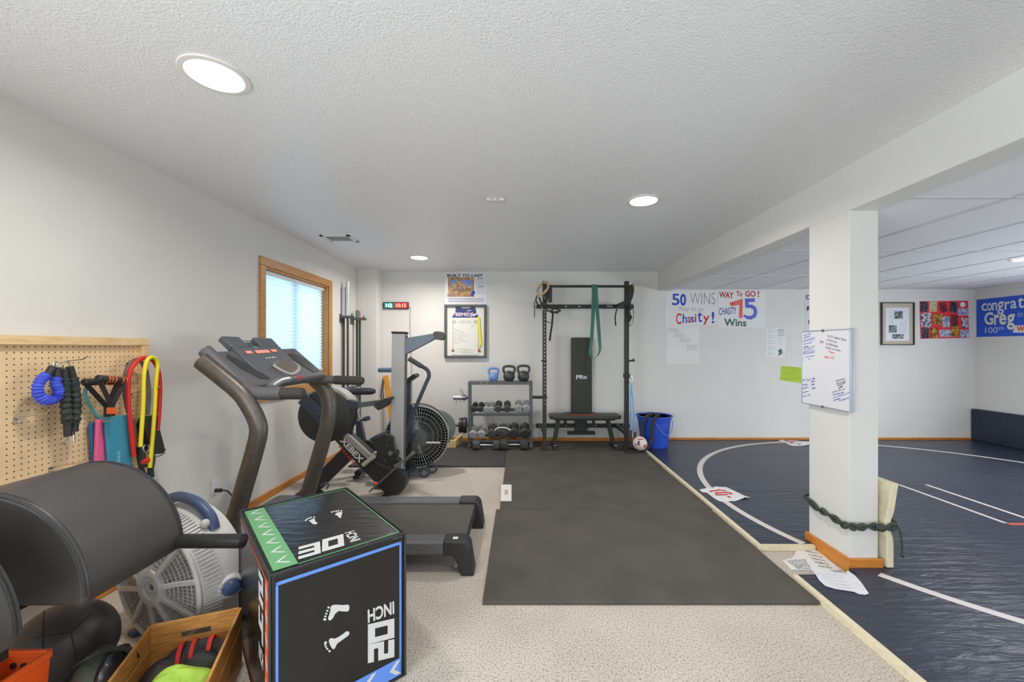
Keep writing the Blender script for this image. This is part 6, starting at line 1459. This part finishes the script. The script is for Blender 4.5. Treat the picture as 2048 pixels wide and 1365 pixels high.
# medicine ball red and white
mb = thing('medicine_ball', (1.53,5.21,DZ), 'small red, white and blue ball in front of the blue bucket', 'ball')
rb3 = 0.088; mc = Vector((P(1279,0,5.20).x,5.13,0.045+rb3-0.0)); mc.z = 0.050+rb3
mc = Vector((P(1280,0,5.12).x, 5.12, DZ+0.03+rb3))
def ball_mat():
    m = mat('ball_white',(226,214,200),0.5); return m
obj('ball_cover', B().ball(mc, rb3, 28, 18), ball_mat(), mb)
vd = (CAMP-mc).normalized()
def patch(px0, py0, px1, py1, py2=None):
    bb = B()
    def f(u, v):
        d = Vector(((px0+(px1-px0)*u)/100.0, 0, (py0+(py1-py0)*v)/100.0)); p_ = vd + Vector((1,0,0))*d.x + Z3*d.z
        return mc + p_.normalized()*(rb3+0.0012)
    return bb.grid(f, 8, 8)
b = patch(-60,62,60,95); b.add(*(lambda g: (g.v, g.f))(patch(-110,-60,-72,5))); b.add(*(lambda g: (g.v, g.f))(patch(55,-75,105,-20)))
obj('red_panel', b, M_red, mb, label='red panel')
obj('blue_panel', patch(-42,-30,-4,40), mat('navy_panel',(52,62,110),0.5), mb, label='navy panel')
# bucket and battle rope
M_bucket = mat('bucket_blue',(48,84,196),0.35,spec=0.5,var=0.08,vs=8)
bx, by_ = 1.795, 5.42; bz0 = ZM+0.0005; bzt = P(0,831,by_).z; rt, rbot = 0.225, 0.168
bkt = thing('bucket', (bx,by_,bz0), 'large blue plastic bucket on the dark mat corner by the wall', 'bucket')
Mb = Matrix.Translation((bx,by_,bz0)); hb_ = bzt-bz0
obj('bucket_body', B().lathe([(0.0001,0.0),(rbot,0.0),(rbot+0.004,0.01),(rt*0.93,hb_*0.82),(rt*0.95,hb_*0.83),(rt,hb_),(rt-0.006,hb_),(rt*0.93-0.004,hb_*0.82),(rbot-0.002,0.012),(0.0001,0.012)], Mb, 48), M_bucket, bkt, angle=30)
obj('rim', B().lathe([(rt-0.008,hb_-0.012),(rt+0.012,hb_-0.014),(rt+0.014,hb_+0.004),(rt-0.006,hb_+0.006),(rt-0.008,hb_-0.012)], Mb, 48), M_bucket, bkt)
hl_ = []
for i in range(13):
    a = R(-20 - 85*i/12); rr = rt*0.97+0.014; hl_.append((bx+rr*math.cos(a), by_+rr*math.sin(a), bz0+hb_*0.86-0.17*math.sin(math.pi*i/12)))
obj('bail_handle', B().tube(hl_, 0.005, 8), mat('bail_wire',(112,138,220),0.35), bkt)
rp = spline([(bx-0.02,by_-0.02,bzt-0.10),(bx-0.06,by_-0.12,bzt+0.005),(bx-0.10,by_-0.20,bzt+0.045),(bx-0.17,by_-0.24,bzt+0.03),(bx-0.235,by_-0.27,bzt-0.06),(bx-0.25,by_-0.27,bzt-0.20),(bx-0.255,by_-0.275,0.14),(bx-0.275,by_-0.29,0.06)],8)
rp2 = spline([(bx+0.05,by_-0.06,bzt-0.10),(bx+0.0,by_-0.17,bzt+0.03),(bx-0.06,by_-0.245,bzt+0.02),(bx-0.12,by_-0.275,bzt-0.10),(bx-0.13,by_-0.28,bzt-0.26),(bx-0.16,by_-0.28,0.10),(bx-0.22,by_-0.30,0.06)],8)
br = thing('battle_rope', (bx-0.2,by_-0.27,0.045), 'thick black battle rope drooping out of the blue bucket', 'rope')
M_rope = mat('rope_black',(54,54,50),0.8,bump=0.8,bs=70,bd=0.01)
for pth_ in (rp, rp2):
    bb = B(); n_ = len(pth_)
    for st3 in range(3):
        q = []
        for i, p_ in enumerate(pth_):
            tg = (pth_[min(i+1,n_-1)]-pth_[max(i-1,0)]).normalized(); u = tg.cross(Vector((0.1,1,0.05))).normalized(); v_ = tg.cross(u)
            a = i*0.75 + st3*2*math.pi/3; q.append(p_ + u*0.011*math.cos(a) + v_*0.011*math.sin(a))
        bb.tube(q, 0.0115, 7)
    obj('rope_strand', bb, M_rope, br)

# ================================================================ barbells in the corner, plank, holders
def barbell(px, Y, ztop_, sl, slr, sm, shm, label, g='barbells standing in the corner'):
    x = -2.165; X = (px-CX)*Y/FPX
    t = thing('barbell', (X, Y, 0.0), label, 'barbell', g)
    obj('shaft', B().cyl((X,Y,0.42 if slr > 0.02 else 0.02),(X,Y,ztop_-sl),0.0145,14), shm, t)
    if slr > 0.02: obj('sleeve', B().cyl((X,Y,0.0005),(X,Y,0.40),slr,18), sm, t); obj('collar_ring', B().cyl((X,Y,0.40),(X,Y,0.43),slr*1.35,18), sm, t)
    obj('sleeve', B().cyl((X,Y,ztop_-sl),(X,Y,ztop_),slr,18), sm, t); obj('collar_ring', B().cyl((X,Y,ztop_-sl-0.03),(X,Y,ztop_-sl),slr*1.35,18), sm, t)
    return X
M_sil = mat('satin_sleeve',(196,200,206),0.3,metal=0.7); M_sh = mat('dark_shaft',(86,76,66),0.4,metal=0.5); M_sh2 = mat('green_black_shaft',(66,68,58),0.4,metal=0.4)
hz = P(0,632,5.1).z
barbell(687.5,5.10,P(0,575,5.10).z,P(0,575,5.10).z-hz-0.01,0.026,M_sil,M_sh2,'barbell with thick silver sleeve, nearest the window')
barbell(695.5,5.10,P(0,564,5.10).z,P(0,564,5.10).z-hz-0.01,0.024,mat('bright_sleeve',(214,214,214),0.3,metal=0.6),M_sh,'taller barbell with bright silver sleeve beside the window-side one')
hz2 = P(0,636,5.42).z
barbell(714,5.42,P(0,621,5.42).z,P(0,621,5.42).z-hz2,0.019,mat('green_cap',(64,140,72),0.5),M_sh2,'thin barbell with green end cap in the corner')
barbell(719.5,5.42,P(0,622,5.42).z,P(0,622,5.42).z-hz2,0.012,mat('magenta_cap',(206,84,186),0.5),M_sh2,'thin barbell with magenta end cap in the corner')
for Y, z, x1, lab in ((5.10,hz,-2.10,'steel barbell holder on the wall nearer the window'),(5.42,hz2,-2.07,'steel barbell holder on the wall by the corner column')):
    t = thing('bar_holder', (XL,Y,z), lab, 'barbell holder', 'barbell holders on the wall')
    obj('wall_plate', B().box(XL,XL+0.006,Y-0.06,Y+0.06,z-0.09,z+0.02), M_rack, t, 0.002)
    b = B().bar((XL+0.006,Y+0.038,z-0.015),(x1,Y+0.038,z-0.015),0.012,0.03).bar((XL+0.006,Y-0.038,z-0.015),(x1,Y-0.038,z-0.015),0.012,0.03).bar((x1-0.006,Y-0.045,z-0.002),(x1-0.006,Y-0.030,z-0.002),0.012,0.055)
    obj('holder_arm', b, M_rack, t, 0.002)
p0, p1 = P(771,752,5.66), P(792,885,5.50); p1.z = 0.021
solo('orange_plank', B().bar(p0, p1, 0.075, 0.02, up=(0,-1,0.2)), mat('orange_stain',(226,156,48),0.45,vs=8,c2=(206,130,34)), 'orange-stained plank leaning in the corner behind the fan bike', 'plank', None, 0.003)
solo('black_cord', B().tube(spline([P(766,758,5.60),P(764,775,5.60),P(762,795,5.60),P(765,800,5.60)],4),0.008,6).tube(spline([P(768,762,5.62),P(766,782,5.62),P(768,800,5.60)],4),0.006,6), M_blk2, 'short black cord dangling at the top of the orange plank', 'cord')
